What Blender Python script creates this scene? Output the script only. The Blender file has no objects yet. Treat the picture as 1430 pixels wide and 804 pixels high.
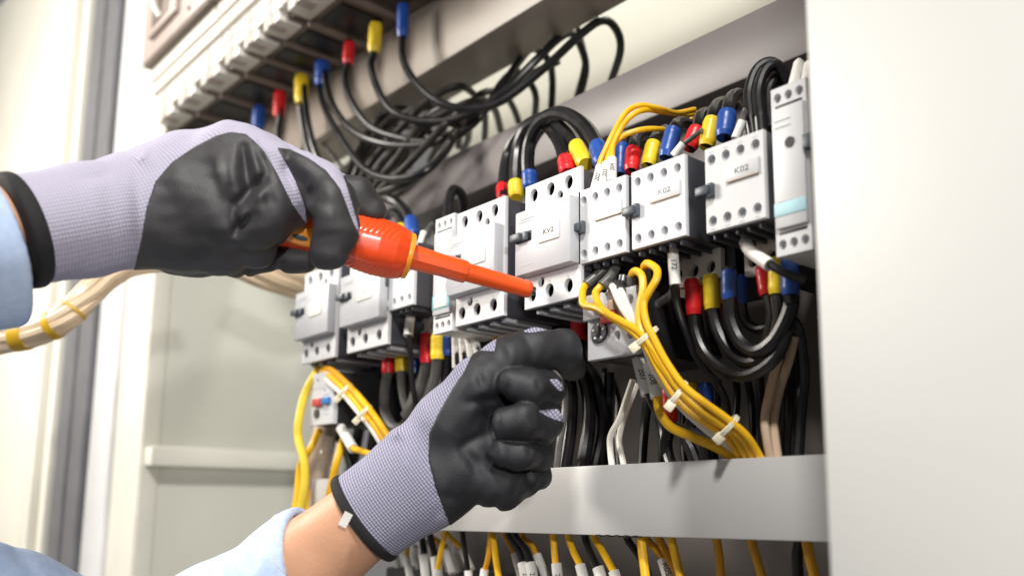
import bpy, bmesh, math, random
import numpy as np
from mathutils import Vector, Matrix
random.seed(7); np.random.seed(7)
scn = bpy.context.scene
COL = scn.collection
F = 1250.0; CX, CY = 800.0, 515.0; KD = 1.03   # principal point sits low right: the photograph is a crop
CAM = Vector((0, 0, 1.2))
A = math.radians(46.513); PH = math.radians(8.867)
FW = Vector((-math.sin(A)*math.cos(PH), math.cos(A)*math.cos(PH), math.sin(PH)))
RT = Vector((math.cos(A), math.sin(A), 0))
UP = RT.cross(FW)
def ray(px, py): return FW + RT*((px-CX)/F) + UP*((CY-py)/F)
def P(px, py, Y):
    d = ray(px, py); return CAM + d*(Y/d.y)
def PXX(px, py, X):
    d = ray(px, py); return CAM + d*(X/d.x)
def D(px, py, dep): return CAM + ray(px, py)*dep*KD

# ------------------------------------------------------------------ materials
def rgb(h):
    return tuple(((int(h[i:i+2],16)/255)**2.2) for i in (0,2,4))
def mat(name, col, rough=.5, metal=0, var=.06, vscale=60, bump=.0, bscale=400, coat=0, trans=0, sss=0, spec=.5, detail=4):
    m = bpy.data.materials.new(name); m.use_nodes = True
    nt = m.node_tree; n = nt.nodes; l = nt.links; b = n['Principled BSDF']
    if isinstance(col, str): col = rgb(col)
    tc = n.new('ShaderNodeTexCoord')
    no = n.new('ShaderNodeTexNoise'); no.inputs['Scale'].default_value = vscale; no.inputs['Detail'].default_value = detail
    l.new(tc.outputs['Object'], no.inputs['Vector'])
    cr = n.new('ShaderNodeValToRGB')
    cr.color_ramp.elements[0].position = .3; cr.color_ramp.elements[1].position = .7
    cr.color_ramp.elements[0].color = (*[max(0, c*(1-var)) for c in col], 1)
    cr.color_ramp.elements[1].color = (*[min(1, c*(1+var)) for c in col], 1)
    l.new(no.outputs['Fac'], cr.inputs['Fac']); l.new(cr.outputs['Color'], b.inputs['Base Color'])
    b.inputs['Roughness'].default_value = rough; b.inputs['Metallic'].default_value = metal
    b.inputs['Specular IOR Level'].default_value = spec
    if coat: b.inputs['Coat Weight'].default_value = coat; b.inputs['Coat Roughness'].default_value = .15
    if trans: b.inputs['Transmission Weight'].default_value = trans
    if sss:
        b.inputs['Subsurface Weight'].default_value = sss
        b.inputs['Subsurface Radius'].default_value = (.012, .004, .002); b.inputs['Subsurface Scale'].default_value = .5
    mr = n.new('ShaderNodeMapRange'); mr.inputs['To Min'].default_value = max(.02, rough-.08); mr.inputs['To Max'].default_value = min(1, rough+.1)
    l.new(no.outputs['Fac'], mr.inputs['Value']); l.new(mr.outputs['Result'], b.inputs['Roughness'])
    if bump:
        n2 = n.new('ShaderNodeTexNoise'); n2.inputs['Scale'].default_value = bscale; n2.inputs['Detail'].default_value = 6
        l.new(tc.outputs['Object'], n2.inputs['Vector'])
        bp = n.new('ShaderNodeBump'); bp.inputs['Strength'].default_value = bump; bp.inputs['Distance'].default_value = .001
        l.new(n2.outputs['Fac'], bp.inputs['Height']); l.new(bp.outputs['Normal'], b.inputs['Normal'])
    return m
def emat(name, col, s):
    m = bpy.data.materials.new(name); m.use_nodes = True
    b = m.node_tree.nodes['Principled BSDF']
    b.inputs['Base Color'].default_value = (*col, 1); b.inputs['Emission Color'].default_value = (*col, 1); b.inputs['Emission Strength'].default_value = s
    return m
M = dict(
 cream=mat('cream_paint', (.68,.665,.59), .45, var=.03, vscale=6, bump=.2, bscale=350),
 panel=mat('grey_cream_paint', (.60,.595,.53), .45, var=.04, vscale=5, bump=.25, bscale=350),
 rail=mat('rail_paint', (.50,.49,.48), .38, var=.03, vscale=9, bump=.06, bscale=600),
 beam=mat('shaded_beam_paint', (.15,.132,.132), .4, var=.05, vscale=9, bump=.08, bscale=600),  # rail paint darkened, the beam's shade is put into the colour
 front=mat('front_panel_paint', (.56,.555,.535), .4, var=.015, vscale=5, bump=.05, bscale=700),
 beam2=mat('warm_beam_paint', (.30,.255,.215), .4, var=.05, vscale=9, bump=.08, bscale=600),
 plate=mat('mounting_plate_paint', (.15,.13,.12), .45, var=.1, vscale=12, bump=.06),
 seal=mat('door_seal_rubber', (.13,.13,.14), .6, var=.1, vscale=30),
 white=mat('white_plastic', (.62,.62,.635), .38, var=.025, vscale=45, bump=.05, bscale=900),
 grey=mat('light_grey_plastic', (.50,.505,.53), .4, var=.03, vscale=45, bump=.05, bscale=900),
 dark=mat('dark_grey_plastic', (.045,.045,.055), .42, var=.2, vscale=60, bump=.08, bscale=700),
 black=mat('black_plastic', (.012,.012,.014), .45, var=.2, vscale=60),
 void=mat('recess_shade_black', (.002,.002,.002), .9, spec=.05),
 lever=mat('slate_lever_plastic', (.07,.085,.10), .4, var=.1),
 tag=mat('cream_label', (.80,.79,.72), .6, var=.03),
 ink=mat('ink', (.05,.055,.07), .7, var=.05),
 faint=mat('faint_ink', (.45,.47,.5), .7, var=.05),
 teal=mat('teal_label', (.22,.52,.56), .5, var=.05),
 lblue=mat('pale_blue_label', (.42,.66,.72), .5, var=.05),
 cable=mat('black_cable', (.008,.007,.008), .30, var=.3, vscale=90, bump=.04),
 cableb=mat('brown_black_cable', (.016,.012,.009), .42, var=.3, vscale=90, bump=.04),
 cablegrey=mat('grey_cable', (.10,.095,.09), .35, var=.3, vscale=90),
 red=mat('red_sleeve', (.62,.012,.018), .35, var=.15, vscale=90, bump=.1, bscale=300),
 yel=mat('yellow_sleeve', (.80,.56,.02), .38, var=.12, vscale=90, bump=.1, bscale=300),
 blu=mat('blue_sleeve', (.015,.07,.33), .36, var=.2, vscale=90, bump=.1, bscale=300),
 ywire=mat('yellow_wire', (.86,.47,.008), .38, var=.10, vscale=60),
 ywire2=mat('amber_wire', (.70,.33,.01), .38, var=.12, vscale=60),
 lemon=mat('lemon_wire', (.85,.62,.05), .4, var=.08, vscale=60),
 wwire=mat('white_wire', (.78,.74,.66), .42, var=.08, vscale=60),
 beige=mat('beige_wire', (.50,.37,.26), .42, var=.12, vscale=40),
 sleeve=mat('white_marker_sleeve', (.76,.74,.70), .5, var=.06, vscale=90),
 tie=mat('nylon_tie', (.80,.74,.55), .35, var=.06, sss=.1),
 wrap=mat('cream_cable_wrap', (.80,.62,.42), .35, var=.16, vscale=25, coat=.3),
 tape=mat('ochre_tape', (.70,.42,.02), .4, var=.15, vscale=40),
 clear=mat('grey_clear_wrap', (.45,.36,.28), .25, var=.3, vscale=50, coat=.4),
 brk=mat('ivory_breaker_plastic', (.68,.65,.60), .4, var=.04, vscale=30),
 brkb=mat('taupe_breaker_plastic', (.15,.115,.092), .5, var=.15, vscale=25),
 brkg=mat('warm_grey_breaker_plastic', (.42,.35,.32), .4, var=.05, vscale=30),
 brkl=mat('lilac_white_breaker_plastic', (.66,.64,.72), .4, var=.04, vscale=30),
 orange=mat('orange_red_grip', (.90,.075,.008), .3, var=.08, vscale=40, bump=.05, bscale=900, coat=.25),
 shaft=mat('orange_insulation', (.90,.10,.012), .3, var=.04, vscale=40, coat=.2),
 amber=mat('amber_plastic', (.95,.33,.015), .3, var=.05, coat=.2),
 steel=mat('dark_steel', (.18,.18,.19), .35, metal=.9, var=.1),
 redb=mat('red_button', (.55,.07,.05), .4, var=.05),
 blueb=mat('blue_button', (.05,.22,.55), .4, var=.05),
 skin=mat('skin', (.62,.33,.20), .5, var=.06, vscale=40, bump=.25, bscale=350, sss=.12),
 hem=mat('black_hem', (.012,.011,.012), .8, var=.2, vscale=200, bump=.5, bscale=1500),
)
def nitrile():
    m = mat('black_nitrile', (.019,.020,.024), .52, var=.35, vscale=30, bump=.35, bscale=1400, spec=.5)
    return m
M['nitrile'] = nitrile()
M['nitrile2'] = mat('hazed_charcoal_nitrile', (.036,.034,.036), .50, var=.35, vscale=30, bump=.35, bscale=1400)  # lighter than the lower glove's coating, haze painted into the colour
def knit(name, c1, c2):
    m = bpy.data.materials.new(name); m.use_nodes = True
    n = m.node_tree.nodes; l = m.node_tree.links; b = n['Principled BSDF']
    b.inputs['Roughness'].default_value = .85; b.inputs['Specular IOR Level'].default_value = .2
    tc = n.new('ShaderNodeTexCoord')
    def wave(direction, scale, dist=1.2):
        w = n.new('ShaderNodeTexWave'); w.wave_type = 'BANDS'; w.bands_direction = direction
        w.inputs['Scale'].default_value = scale; w.inputs['Distortion'].default_value = dist; w.inputs['Detail'].default_value = 1; w.inputs['Detail Scale'].default_value = 3
        l.new(tc.outputs['Object'], w.inputs['Vector']); return w
    w1 = wave('X', 175, .6); w2 = wave('Y', 150, .8)
    mu = n.new('ShaderNodeMath'); mu.operation = 'MULTIPLY'; l.new(w1.outputs['Fac'], mu.inputs[0]); l.new(w2.outputs['Fac'], mu.inputs[1])
    ad = n.new('ShaderNodeMath'); ad.operation = 'MULTIPLY_ADD'; l.new(w1.outputs['Fac'], ad.inputs[0]); ad.inputs[1].default_value = .55; l.new(mu.outputs[0], ad.inputs[2])
    mix = n.new('ShaderNodeMix'); mix.data_type = 'RGBA'; mix.inputs[6].default_value = (*c1,1); mix.inputs[7].default_value = (*c2,1)
    l.new(ad.outputs[0], mix.inputs[0]); l.new(mix.outputs[2], b.inputs['Base Color'])
    bp = n.new('ShaderNodeBump'); bp.inputs['Strength'].default_value = .5; bp.inputs['Distance'].default_value = .0008
    l.new(ad.outputs[0], bp.inputs['Height']); l.new(bp.outputs['Normal'], b.inputs['Normal'])
    return m
M['knit'] = knit('lilac_knit', (.19,.185,.265), (.45,.44,.555))
M['knit2'] = knit('pale_lilac_knit', (.40,.375,.475), (.50,.475,.58))
def denim():
    m = bpy.data.materials.new('chambray_cloth'); m.use_nodes = True
    n = m.node_tree.nodes; l = m.node_tree.links; b = n['Principled BSDF']
    b.inputs['Roughness'].default_value = .9; b.inputs['Specular IOR Level'].default_value = .15
    tc = n.new('ShaderNodeTexCoord')
    no = n.new('ShaderNodeTexNoise'); no.inputs['Scale'].default_value = 260; no.inputs['Detail'].default_value = 8
    n3 = n.new('ShaderNodeTexNoise'); n3.inputs['Scale'].default_value = 35; n3.inputs['Detail'].default_value = 5
    l.new(tc.outputs['Object'], no.inputs['Vector']); l.new(tc.outputs['Object'], n3.inputs['Vector'])
    ad = n.new('ShaderNodeMath'); ad.operation='ADD'; l.new(no.outputs['Fac'], ad.inputs[0]); l.new(n3.outputs['Fac'], ad.inputs[1])
    cr = n.new('ShaderNodeValToRGB'); cr.color_ramp.elements[0].position = .75; cr.color_ramp.elements[1].position = 1.25
    cr.color_ramp.elements[0].position=.38; cr.color_ramp.elements[1].position=.62
    hf = n.new('ShaderNodeMath'); hf.operation='MULTIPLY'; hf.inputs[1].default_value=.5; l.new(ad.outputs[0], hf.inputs[0])
    cr.color_ramp.elements[0].color = (.44,.555,.78,1); cr.color_ramp.elements[1].color = (.55,.66,.86,1)
    l.new(hf.outputs[0], cr.inputs['Fac']); l.new(cr.outputs['Color'], b.inputs['Base Color'])
    bp = n.new('ShaderNodeBump'); bp.inputs['Strength'].default_value=.2; bp.inputs['Distance'].default_value=.0006
    l.new(ad.outputs[0], bp.inputs['Height']); l.new(bp.outputs['Normal'], b.inputs['Normal'])
    return m
M['denim'] = denim()

# ------------------------------------------------------------------ object helpers
def link(o, parent=None):
    COL.objects.link(o)
    if parent is not None: o.parent = parent
    return o
def tag(o, label=None, cat=None, group=None, kind=None):
    if label: o['label'] = label
    if cat: o['category'] = cat
    if group: o['group'] = group
    if kind: o['kind'] = kind
    return o
def empty(name, loc, label=None, cat=None, group=None):
    o = bpy.data.objects.new(name, None); o.empty_display_size = .01; link(o); o.location = loc
    return tag(o, label, cat, group)
def catmull(pts, n=8):
    pts = [Vector(p) for p in pts]
    if len(pts) < 3: 
        return [pts[0].lerp(pts[1], i/4) for i in range(5)]
    q = [pts[0]*2-pts[1]] + pts + [pts[-1]*2-pts[-2]]
    out = []
    for i in range(1, len(q)-2):
        p0,p1,p2,p3 = q[i-1],q[i],q[i+1],q[i+2]
        for k in range(n):
            t = k/n
            out.append(.5*((2*p1)+(p2-p0)*t+(2*p0-5*p1+4*p2-p3)*t*t+(3*p1-p0-3*p2+p3)*t**3))
    out.append(q[-2]); return out
class MB:
    def __init__(s): s.bm = bmesh.new()
    def box(s, x0,x1,y0,y1,z0,z1, bev=0, seg=2, mtx=None):
        b = bmesh.new(); bmesh.ops.create_cube(b, size=1)
        for v in b.verts:
            v.co = Vector(((x0+x1)/2+v.co.x*(x1-x0), (y0+y1)/2+v.co.y*(y1-y0), (z0+z1)/2+v.co.z*(z1-z0)))
        if bev: bmesh.ops.bevel(b, geom=b.edges[:], offset=bev, segments=seg, affect='EDGES', profile=.5)
        s._add(b, mtx); return s
    def _add(s, b, mtx=None):
        me = bpy.data.meshes.new('t'); 
        if mtx is not None: b.transform(mtx)
        b.to_mesh(me); b.free(); s.bm.from_mesh(me); bpy.data.meshes.remove(me)
    def mesh(s, me, mtx=None):
        if mtx is not None: me.transform(mtx)
        s.bm.from_mesh(me); return s
    def cyl(s, c, ax, r, L, seg=20, r2=None, bev=0):
        b = bmesh.new(); bmesh.ops.create_cone(b, cap_ends=True, segments=seg, radius1=r, radius2=r if r2 is None else r2, depth=L)
        if bev: bmesh.ops.bevel(b, geom=[e for e in b.edges if e.calc_length() < 2.2*math.pi*r/seg or 1][:0] or [e for e in b.edges if len(e.link_faces)==2 and any(len(f.verts)>4 for f in e.link_faces)], offset=bev, segments=2, affect='EDGES')
        q = Vector((0,0,1)).rotation_difference(Vector(ax).normalized()).to_matrix().to_4x4()
        s._add(b, Matrix.Translation(Vector(c)) @ q); return s
    def tube(s, path, rad, seg=10, n=8, cap=True, smooth=True, wob=0):
        pts = catmull(path, n) if smooth else [Vector(p) for p in path]
        L = len(pts)
        if isinstance(rad, (int,float)): rr = [rad]*L
        else:
            rr = [float(np.interp(i/(L-1), np.linspace(0,1,len(rad)), rad)) for i in range(L)]
        T = [(pts[min(i+1,L-1)]-pts[max(i-1,0)]).normalized() for i in range(L)]
        N = T[0].orthogonal().normalized(); rings = []
        for i in range(L):
            N = (N - T[i]*N.dot(T[i])).normalized(); B = T[i].cross(N)
            rings.append([s.bm.verts.new(pts[i] + (N*math.cos(2*math.pi*k/seg)+B*math.sin(2*math.pi*k/seg))*rr[i]*(1+(random.uniform(-wob,wob) if wob else 0))) for k in range(seg)])
        for i in range(L-1):
            for k in range(seg):
                s.bm.faces.new((rings[i][k], rings[i][(k+1)%seg], rings[i+1][(k+1)%seg], rings[i+1][k]))
        if cap:
            s.bm.faces.new(rings[0][::-1]); s.bm.faces.new(rings[-1])
        return s
    def lathe(s, a, b, prof, seg=40):
        """prof: list of (t along a->b, radius)"""
        a = Vector(a); b = Vector(b); ax = b-a; N = ax.orthogonal().normalized(); B = ax.normalized().cross(N); rings=[]
        for t, r in prof:
            rings.append([s.bm.verts.new(a+ax*t+(N*math.cos(2*math.pi*k/seg)+B*math.sin(2*math.pi*k/seg))*r) for k in range(seg)])
        for i in range(len(rings)-1):
            for k in range(seg): s.bm.faces.new((rings[i][k], rings[i][(k+1)%seg], rings[i+1][(k+1)%seg], rings[i+1][k]))
        s.bm.faces.new(rings[0][::-1]); s.bm.faces.new(rings[-1]); return s
    def build(s, name, m, parent=None, loc=None, smooth=True, angle=35):
        me = bpy.data.meshes.new(name); bmesh.ops.recalc_face_normals(s.bm, faces=s.bm.faces[:])
        if smooth:
            for f in s.bm.faces: f.smooth = True
            ca = math.radians(angle)
            for e in s.bm.edges:
                if len(e.link_faces)==2 and e.calc_face_angle(0) > ca: e.smooth = False
        s.bm.to_mesh(me); s.bm.free(); me.materials.append(m)
        o = bpy.data.objects.new(name, me); link(o, parent)
        if loc is not None: o.location = loc
        return o
def ring_pts(cx, cz, rx, rz, n=20): return [(cx+rx*math.cos(2*math.pi*i/n), cz+rz*math.sin(2*math.pi*i/n)) for i in range(n)]
def plate_mesh(outline, holes, y0, th, bev=.0005):
    """plate in XZ with real holes, front at y0, thickness th"""
    cu = bpy.data.curves.new('c','CURVE'); cu.dimensions='2D'; cu.fill_mode='BOTH'
    cu.bevel_depth = bev; cu.bevel_resolution = 1; cu.extrude = th/2-bev; cu.offset = -bev
    for loop in [outline]+[ring_pts(*h) for h in holes]:
        sp = cu.splines.new('POLY'); sp.points.add(len(loop)-1); sp.use_cyclic_u=True
        for p, (x,z) in zip(sp.points, loop): p.co = (x,z,0,1)
    o = bpy.data.objects.new('c', cu); COL.objects.link(o)
    dg = bpy.context.evaluated_depsgraph_get()
    me = bpy.data.meshes.new_from_object(o.evaluated_get(dg)); bpy.data.objects.remove(o); bpy.data.curves.remove(cu)
    me.transform(Matrix(((1,0,0,0),(0,0,-1,y0+th/2),(0,1,0,0),(0,0,0,1))))
    return me
def rect(x0,x1,z0,z1): return [(x0,z0),(x1,z0),(x1,z1),(x0,z1)]
def text_obj(txt, size, m, parent, loc, name='lettering', rot=(math.pi/2,0,0), ext=.00008, sx=1):
    cu = bpy.data.curves.new('t','FONT'); cu.body = txt; cu.size = size; cu.extrude = ext; cu.align_x='CENTER'; cu.align_y='CENTER'
    o = bpy.data.objects.new('t', cu); COL.objects.link(o)
    dg = bpy.context.evaluated_depsgraph_get()
    me = bpy.data.meshes.new_from_object(o.evaluated_get(dg)); bpy.data.objects.remove(o)
    me.materials.clear(); me.materials.append(m)
    ob = bpy.data.objects.new(name, me); link(ob, parent); ob.location = loc; ob.rotation_euler = rot; ob.scale = (sx,1,1)
    return ob

Y0 = .405
# ------------------------------------------------------------------ devices
def dims(pxl, pxr, pyt, pyb, Y):
    a = P(pxl, pyt, Y); b = P(pxl, pyb, Y); X0 = P(pxl, (pyt+pyb)/2, Y).x
    yr = (pyt+pyb)/2 - .33*(pxr-pxl)
    return X0, P(pxr, yr, Y).x - X0, b.z, a.z-b.z
ZT = P(733.7, 261.5, Y0).z; ZB = P(732, 433, Y0).z
def contactor(pxl, pxr, label, txt, faint=True, screws=False):
    X0, w, _, _ = dims(pxl, pxr, 262, 433, Y0); h = ZT-ZB
    t = empty('contactor', (X0, Y0, ZB), label, 'contactor', 'large contactors on the mounting row')
    MB().box(.0006,w-.0006,.0037,.105,.001,h-.001,.0012).build('body', M['dark'], t)
    r = .0041; R=.0048
    holes = [(.16*w,.905*h,r,R),(.47*w,.905*h,r,R),(.79*w,.905*h,r,R),(.64*w,.825*h,r*.72,R*.72),
             (.14*w,.105*h,r,R),(.46*w,.105*h,r,R),(.79*w,.105*h,r,R),(.31*w,.19*h,r*.72,R*.72)]
    me = plate_mesh(rect(0,w,0,h), holes, 0, .0034)
    MB().mesh(me).build('face_plate', M['white'], t, angle=30)
    # black discs paint the shade inside the terminal holes
    for (x,z,a,b) in holes: MB().cyl((x,.0035,z),(0,1,0),a*1.1,.0005,16).build('terminal_shade_disc', M['void'], t)
    # protruding cover
    c = MB().box(-.0006,w-.0012,-.0088,.0002,.25*h,.76*h,.0009)
    c.box(.06*w,.30*w,-.0091,-.0086,.665*h,.672*h)
    c.build('cover', M['grey'], t)
    for (x,z,a,b) in holes:
        MB().box(x-.0012,x+.0009,-.0001,.00015,z+b+.0014,z+b+.0021).build('faint_print', M['faint'], t)
    for zz in (.68, .315):
        MB().box(.10*w,.34*w,-.00895,-.0087,zz*h,zz*h+.0011).build('faint_print', M['faint'], t)
    MB().box(.01*w,.30*w,-.0090,-.0086,.505*h,.585*h,.0003).build('lever_slot', M['black'], t)
    MB().box(-.0015,.16*w,-.0135,-.0088,.515*h,.575*h,.0008).box(.12*w,.25*w,-.0115,-.0088,.51*h,.58*h,.0008).build('lever', M['lever'], t)
    tg = MB().box(.44*w,.80*w,-.0097,-.0087,.455*h,.60*h,.0003).build('label_tag', M['tag'], t)
    text_obj(txt, .0050, M['faint'] if faint else M['ink'], tg, (.62*w,-.0098,.528*h), sx=1.25)
    rb = MB()
    for k in range(4):
        rb.box(.05*w+k*.24*w, .05*w+k*.24*w+.0060, .009, .055, -.0022, .0008, .0004)
    rb.build('underside_rib', M['grey'], t)
    MB().box(.02*w,.98*w,.056,.10,-.012,.0008,.001).build('rear_foot', M['black'], t)
    tb = MB()
    for k in range(4): tb.box(.05*w+k*.235*w, .05*w+k*.235*w+.0018, .010,.05, h-.0012, h+.0022, .0003)
    tb.build('top_rib', M['dark'], t)
    return t
contactor(428, 474.5, 'far left grey contactor with dark lever, last in the row by the cabinet side wall', 'KM')
contactor(490, 546, 'grey contactor with dark lever second from the far left, under the glove fingertip', 'KM')
contactor(638, 705, 'grey contactor behind the orange screwdriver shaft, its tag reading KV1', 'KV1')
contactor(733, 811, 'grey contactor with tag KV2 whose lower terminal the screwdriver tip touches', 'KV2', faint=False)

def relay(corner, label, txt=None, top=True, bottom=True, lever=True, blank=False, base=True, basez=None, tagpos=(.38,.92,.52,.70)):
    pxl, pxr, pyt, pyb = corner
    X0, w, Z0, h = dims(pxl, pxr, pyt, pyb, Y0)
    t = empty('auxiliary_relay', (X0, Y0, Z0), label, 'relay', 'small four terminal relays in the row')
    MB().box(.0002,w-.0002,.0042,.040,.0004,h-.0004,.0008).build('body', M['dark'], t)
    hs = []; r=.0028; R=.0032
    for k in range(4):
        x = (.13+.245*k)*w
        if top: hs.append((x,.84*h,r,R))
        if bottom: hs.append((x,.13*h,r,R))
    MB().mesh(plate_mesh(rect(.0006,w-.0002,.0006,h-.0006), hs, 0, .0035, .0004)).build('face_plate', M['white'], t, angle=30)
    for (x,z,a,b) in hs: MB().cyl((x,.0034,z),(0,1,0),a*1.25,.0012,14).build('terminal_screw', M['grey'], t)
    if top:
        for k in range(4): MB().box((.09+.245*k)*w,(.17+.245*k)*w,-.0001,.0002,.925*h,.935*h).build('faint_print', M['faint'], t)
    if bottom:
        for k in range(4): MB().box((.09+.245*k)*w,(.17+.245*k)*w,-.0001,.0002,.035*h,.045*h).build('faint_print', M['faint'], t)
    if lever:
        MB().box(-.0035,.14*w,-.0052,-.0002,.43*h,.535*h,.0007).box(.10*w,.19*w,-.0035,-.0002,.40*h,.56*h,.0007).build('lever', M['lever'], t)
    x0,x1,z0,z1 = tagpos
    tg = MB().box(x0*w,x1*w,-.0012,-.0001,z0*h,z1*h,.0004).build('label_tag', M['tag'] if blank else M['white'], t)
    MB().box(x0*w,x1*w,-.0013,-.0006,z0*h-.0004,z0*h+.0001).build('tag_edge', M['beige'], t)
    if txt: text_obj(txt, .0050, M['lever'], tg, ((x0+x1)/2*w,-.0013,(z0+z1)/2*h), sx=1.25)
    if base:
        # the contactor the relay is plugged onto
        z0b, z1b = basez
        MB().box(.001,w+.006,.0405,.112,z0b+.002,h+.006,.001).build('base_body', M['black'], t)
        hb = [((.2+.3*k)*w, z0b+.0085, .0036,.0040) for k in range(3)]
        MB().mesh(plate_mesh([(.002,z0b),(w*.3,z0b-.001),(w*.32,z0b+.003),(w*.55,z0b-.001),(w*.6,z0b+.003),(w-.001,z0b),(w-.001,z0b+.022),(.002,z0b+.022)], hb, .0345, .005)).build('base_terminal_face', M['brk'], t, angle=30)
        rb = MB()
        for k in range(5): rb.box((.06+.19*k)*w,(.06+.19*k)*w+.002,.004,.033,-.0032,.0008,.0004)
        rb.build('underside_rib', M['dark'], t)
    return t
relay((536,578,352,437), 'small relay with dark lever, left of the slim teal labelled module', None, top=True, basez=(-.017,0), tagpos=(.42,.9,.56,.72))
relay((806.5,874,267,371.5), 'white relay with blank cream tag, three marked wires entering its top', None, blank=True, basez=(.004,0))
relay((881,957,240.4,351), 'white relay between the blank tag relay and the wide dark gap', 'K02', basez=(-.019,0))
relay((984,1068,208,328.4), 'white relay right of a wide dark gap, next to the tall blue striped module', 'K02', basez=(-.019,0))

def module(corner, label, stripe, zs, Yp=Y0, dot=False, holes3=True, deep=.05, text=None, side='brk'):
    pxl, pxr, pyt, pyb = corner
    X0, w, Z0, h = dims(pxl, pxr, pyt, pyb, Yp)
    t = empty('narrow_relay_module', (X0, Yp, Z0), label, 'relay module', 'slim upright relay modules')
    MB().box(.0003,w-.0003,.0042,deep,.0004,h-.0004,.0008).build('body', M[side], t)
    hs = []
    for k in range(3):
        hs.append(((.19+.31*k)*w,.935*h,.0023,.0027)); hs.append(((.19+.31*k)*w,.065*h,.0023,.0027))
    MB().mesh(plate_mesh(rect(0,w,0,h), hs, 0, .004, .0004)).build('face_plate', M['white'], t, angle=30)
    for (x,z,a,b) in hs: MB().cyl((x,.0038,z),(0,1,0),a*1.2,.0012,14).build('terminal_screw', M['grey'], t)
    MB().box(.06*w,.94*w,-.0022,.0004,.155*h,.865*h,.0008).build('front_cover', M['white'], t)
    for zz in (.872,.125): 
        MB().box(.12*w,.88*w,-.0004,.0004,zz*h,zz*h+.0016,.0003).build('slot', M['black'], t)
    MB().box(.06*w,.94*w,-.0026,-.0018,zs[0]*h,zs[1]*h,.0002).build('colour_stripe', M[stripe], t)
    if dot: MB().cyl((.56*w,-.0022,.64*h),(0,1,0),.0030,.0010,20).build('adjuster_hole', M['black'], t)
    if text:
        tg = MB().box(.18*w,.82*w,-.003,-.0022,zs[0]*h+.001,zs[1]*h-.001,.0002).build('label_tag', M['tag'], t)
        text_obj(text, .004, M['faint'], tg, (.5*w,-.0031,(zs[0]+zs[1])/2*h))
    for zz in (.78,.74,.30): MB().box(.14*w,.60*w,-.0024,-.0020,zz*h,zz*h+.0008).build('faint_print', M['faint'], t)
    return t
module((606.5,633,308,467), 'slim grey white module with teal bordered label between two contactors', 'teal', (.20,.32), text='K7')
module((1080,1130,125,361), 'tall white module with pale blue stripe and black adjuster, near the white front panel', 'lblue', (.225,.30), dot=True)
m_ = module((1136,1190,130,335), 'white module mostly hidden behind the white front panel, only its left edge seen', 'lblue', (.1,.12))
MB().box(-.004,.002,-.004,.002,.05,.058,.0006).build('lever', M['lever'], m_)

def overload(corner, label, kind, Yp):
    pxl, pxr, pyt, pyb = corner
    X0, w, Z0, h = dims(pxl, pxr, pyt, pyb, Yp)
    t = empty('overload_relay', (X0, Yp, Z0), label, 'overload relay')
    MB().box(.0004,w-.0004,.0052,.085,.0005,h-.0005,.001).build('body', M['black'], t)
    if kind == 'dial':
        hs = [(.61*w,.30*h,.0027,.0034),(.88*w,.30*h,.0027,.0034),(.86*w,.80*h,.0032,.0036)]
        MB().mesh(plate_mesh(rect(0,w,0,h), hs, 0, .005, .0005)).build('face_plate', M['white'], t, angle=30)
        for (x,z,a,b) in hs: MB().cyl((x,.0048,z),(0,1,0),a*1.2,.0012,14).build('terminal_screw', M['grey'], t)
        fl = MB().box(-.0004,.40*w,-.0042,.0002,.60*h,.985*h,.0007).build('top_flap', M['white'], t)
        d = MB().cyl((.27*w,-.0006,.405*h),(0,1,0),.0072,.0024,32,bev=.0004).build('dial', M['dark'], t)
        k = MB()
        for j in range(5):
            a = j*2*math.pi/5+.3; k.cyl((.27*w+.0048*math.cos(a),-.0020,.405*h+.0048*math.sin(a)),(0,1,0),.0009,.0008,10)
        k.build('dial_mark', M['sleeve'], d)
        MB().box(.27*w-.0014,.27*w+.0014,-.0030,-.0014,.405*h-.0034,.405*h+.0034,.0003).build('dial_slot', M['black'], d)
        MB().box(.37*w,.64*w,-.0050,.0002,.50*h,.66*h,.0006).build('reset_button', M['redb'], t)
        MB().box(.50*w,.62*w,-.004,.0002,.68*h,.84*h,.0005).build('test_tab', M['beige'], t)
        s = MB()
        for k in range(2): s.cyl(((.40+.2*k)*w,.006,h+.004),(0,.25,1),.0038,.012,16)
        s.build('terminal_post', M['steel'], t)
    else:
        hs = [(.3*w,.86*h,.0018,.002),(.6*w,.86*h,.0018,.002),(.6*w,.64*h,.0015,.0017)]
        MB().mesh(plate_mesh(rect(0,w,0,h), hs, 0, .005, .0005)).build('face_plate', M['white'], t, angle=30)
        MB().cyl((.36*w,-.0008,.22*h),(0,1,0),.0042,.002,24).build('dial', M['dark'], t)
        MB().box(.26*w,.56*w,-.004,.0002,.36*h,.50*h,.0005).build('reset_button', M['redb'], t)
        MB().box(.64*w,.90*w,-.004,.0002,.38*h,.50*h,.0005).build('test_button', M['blueb'], t)
        for zz in (.18,.26,.55): MB().box(.60*w,.85*w,-.0002,.0002,zz*h,zz*h+.0012).build('faint_print', M['faint'], t)
        MB().box(0,w,-.0002,.0005,.70*h,.715*h).build('seam', M['grey'], t)
    return t
overload((820.5,889,414,504), 'white overload relay with round black dial and red button, under the blank tag relay', 'dial', Y0+.004)
overload((432.5,466,524,595), 'small white overload relay with red and blue buttons, low at the far left', 'buttons', Y0+.004)

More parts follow.
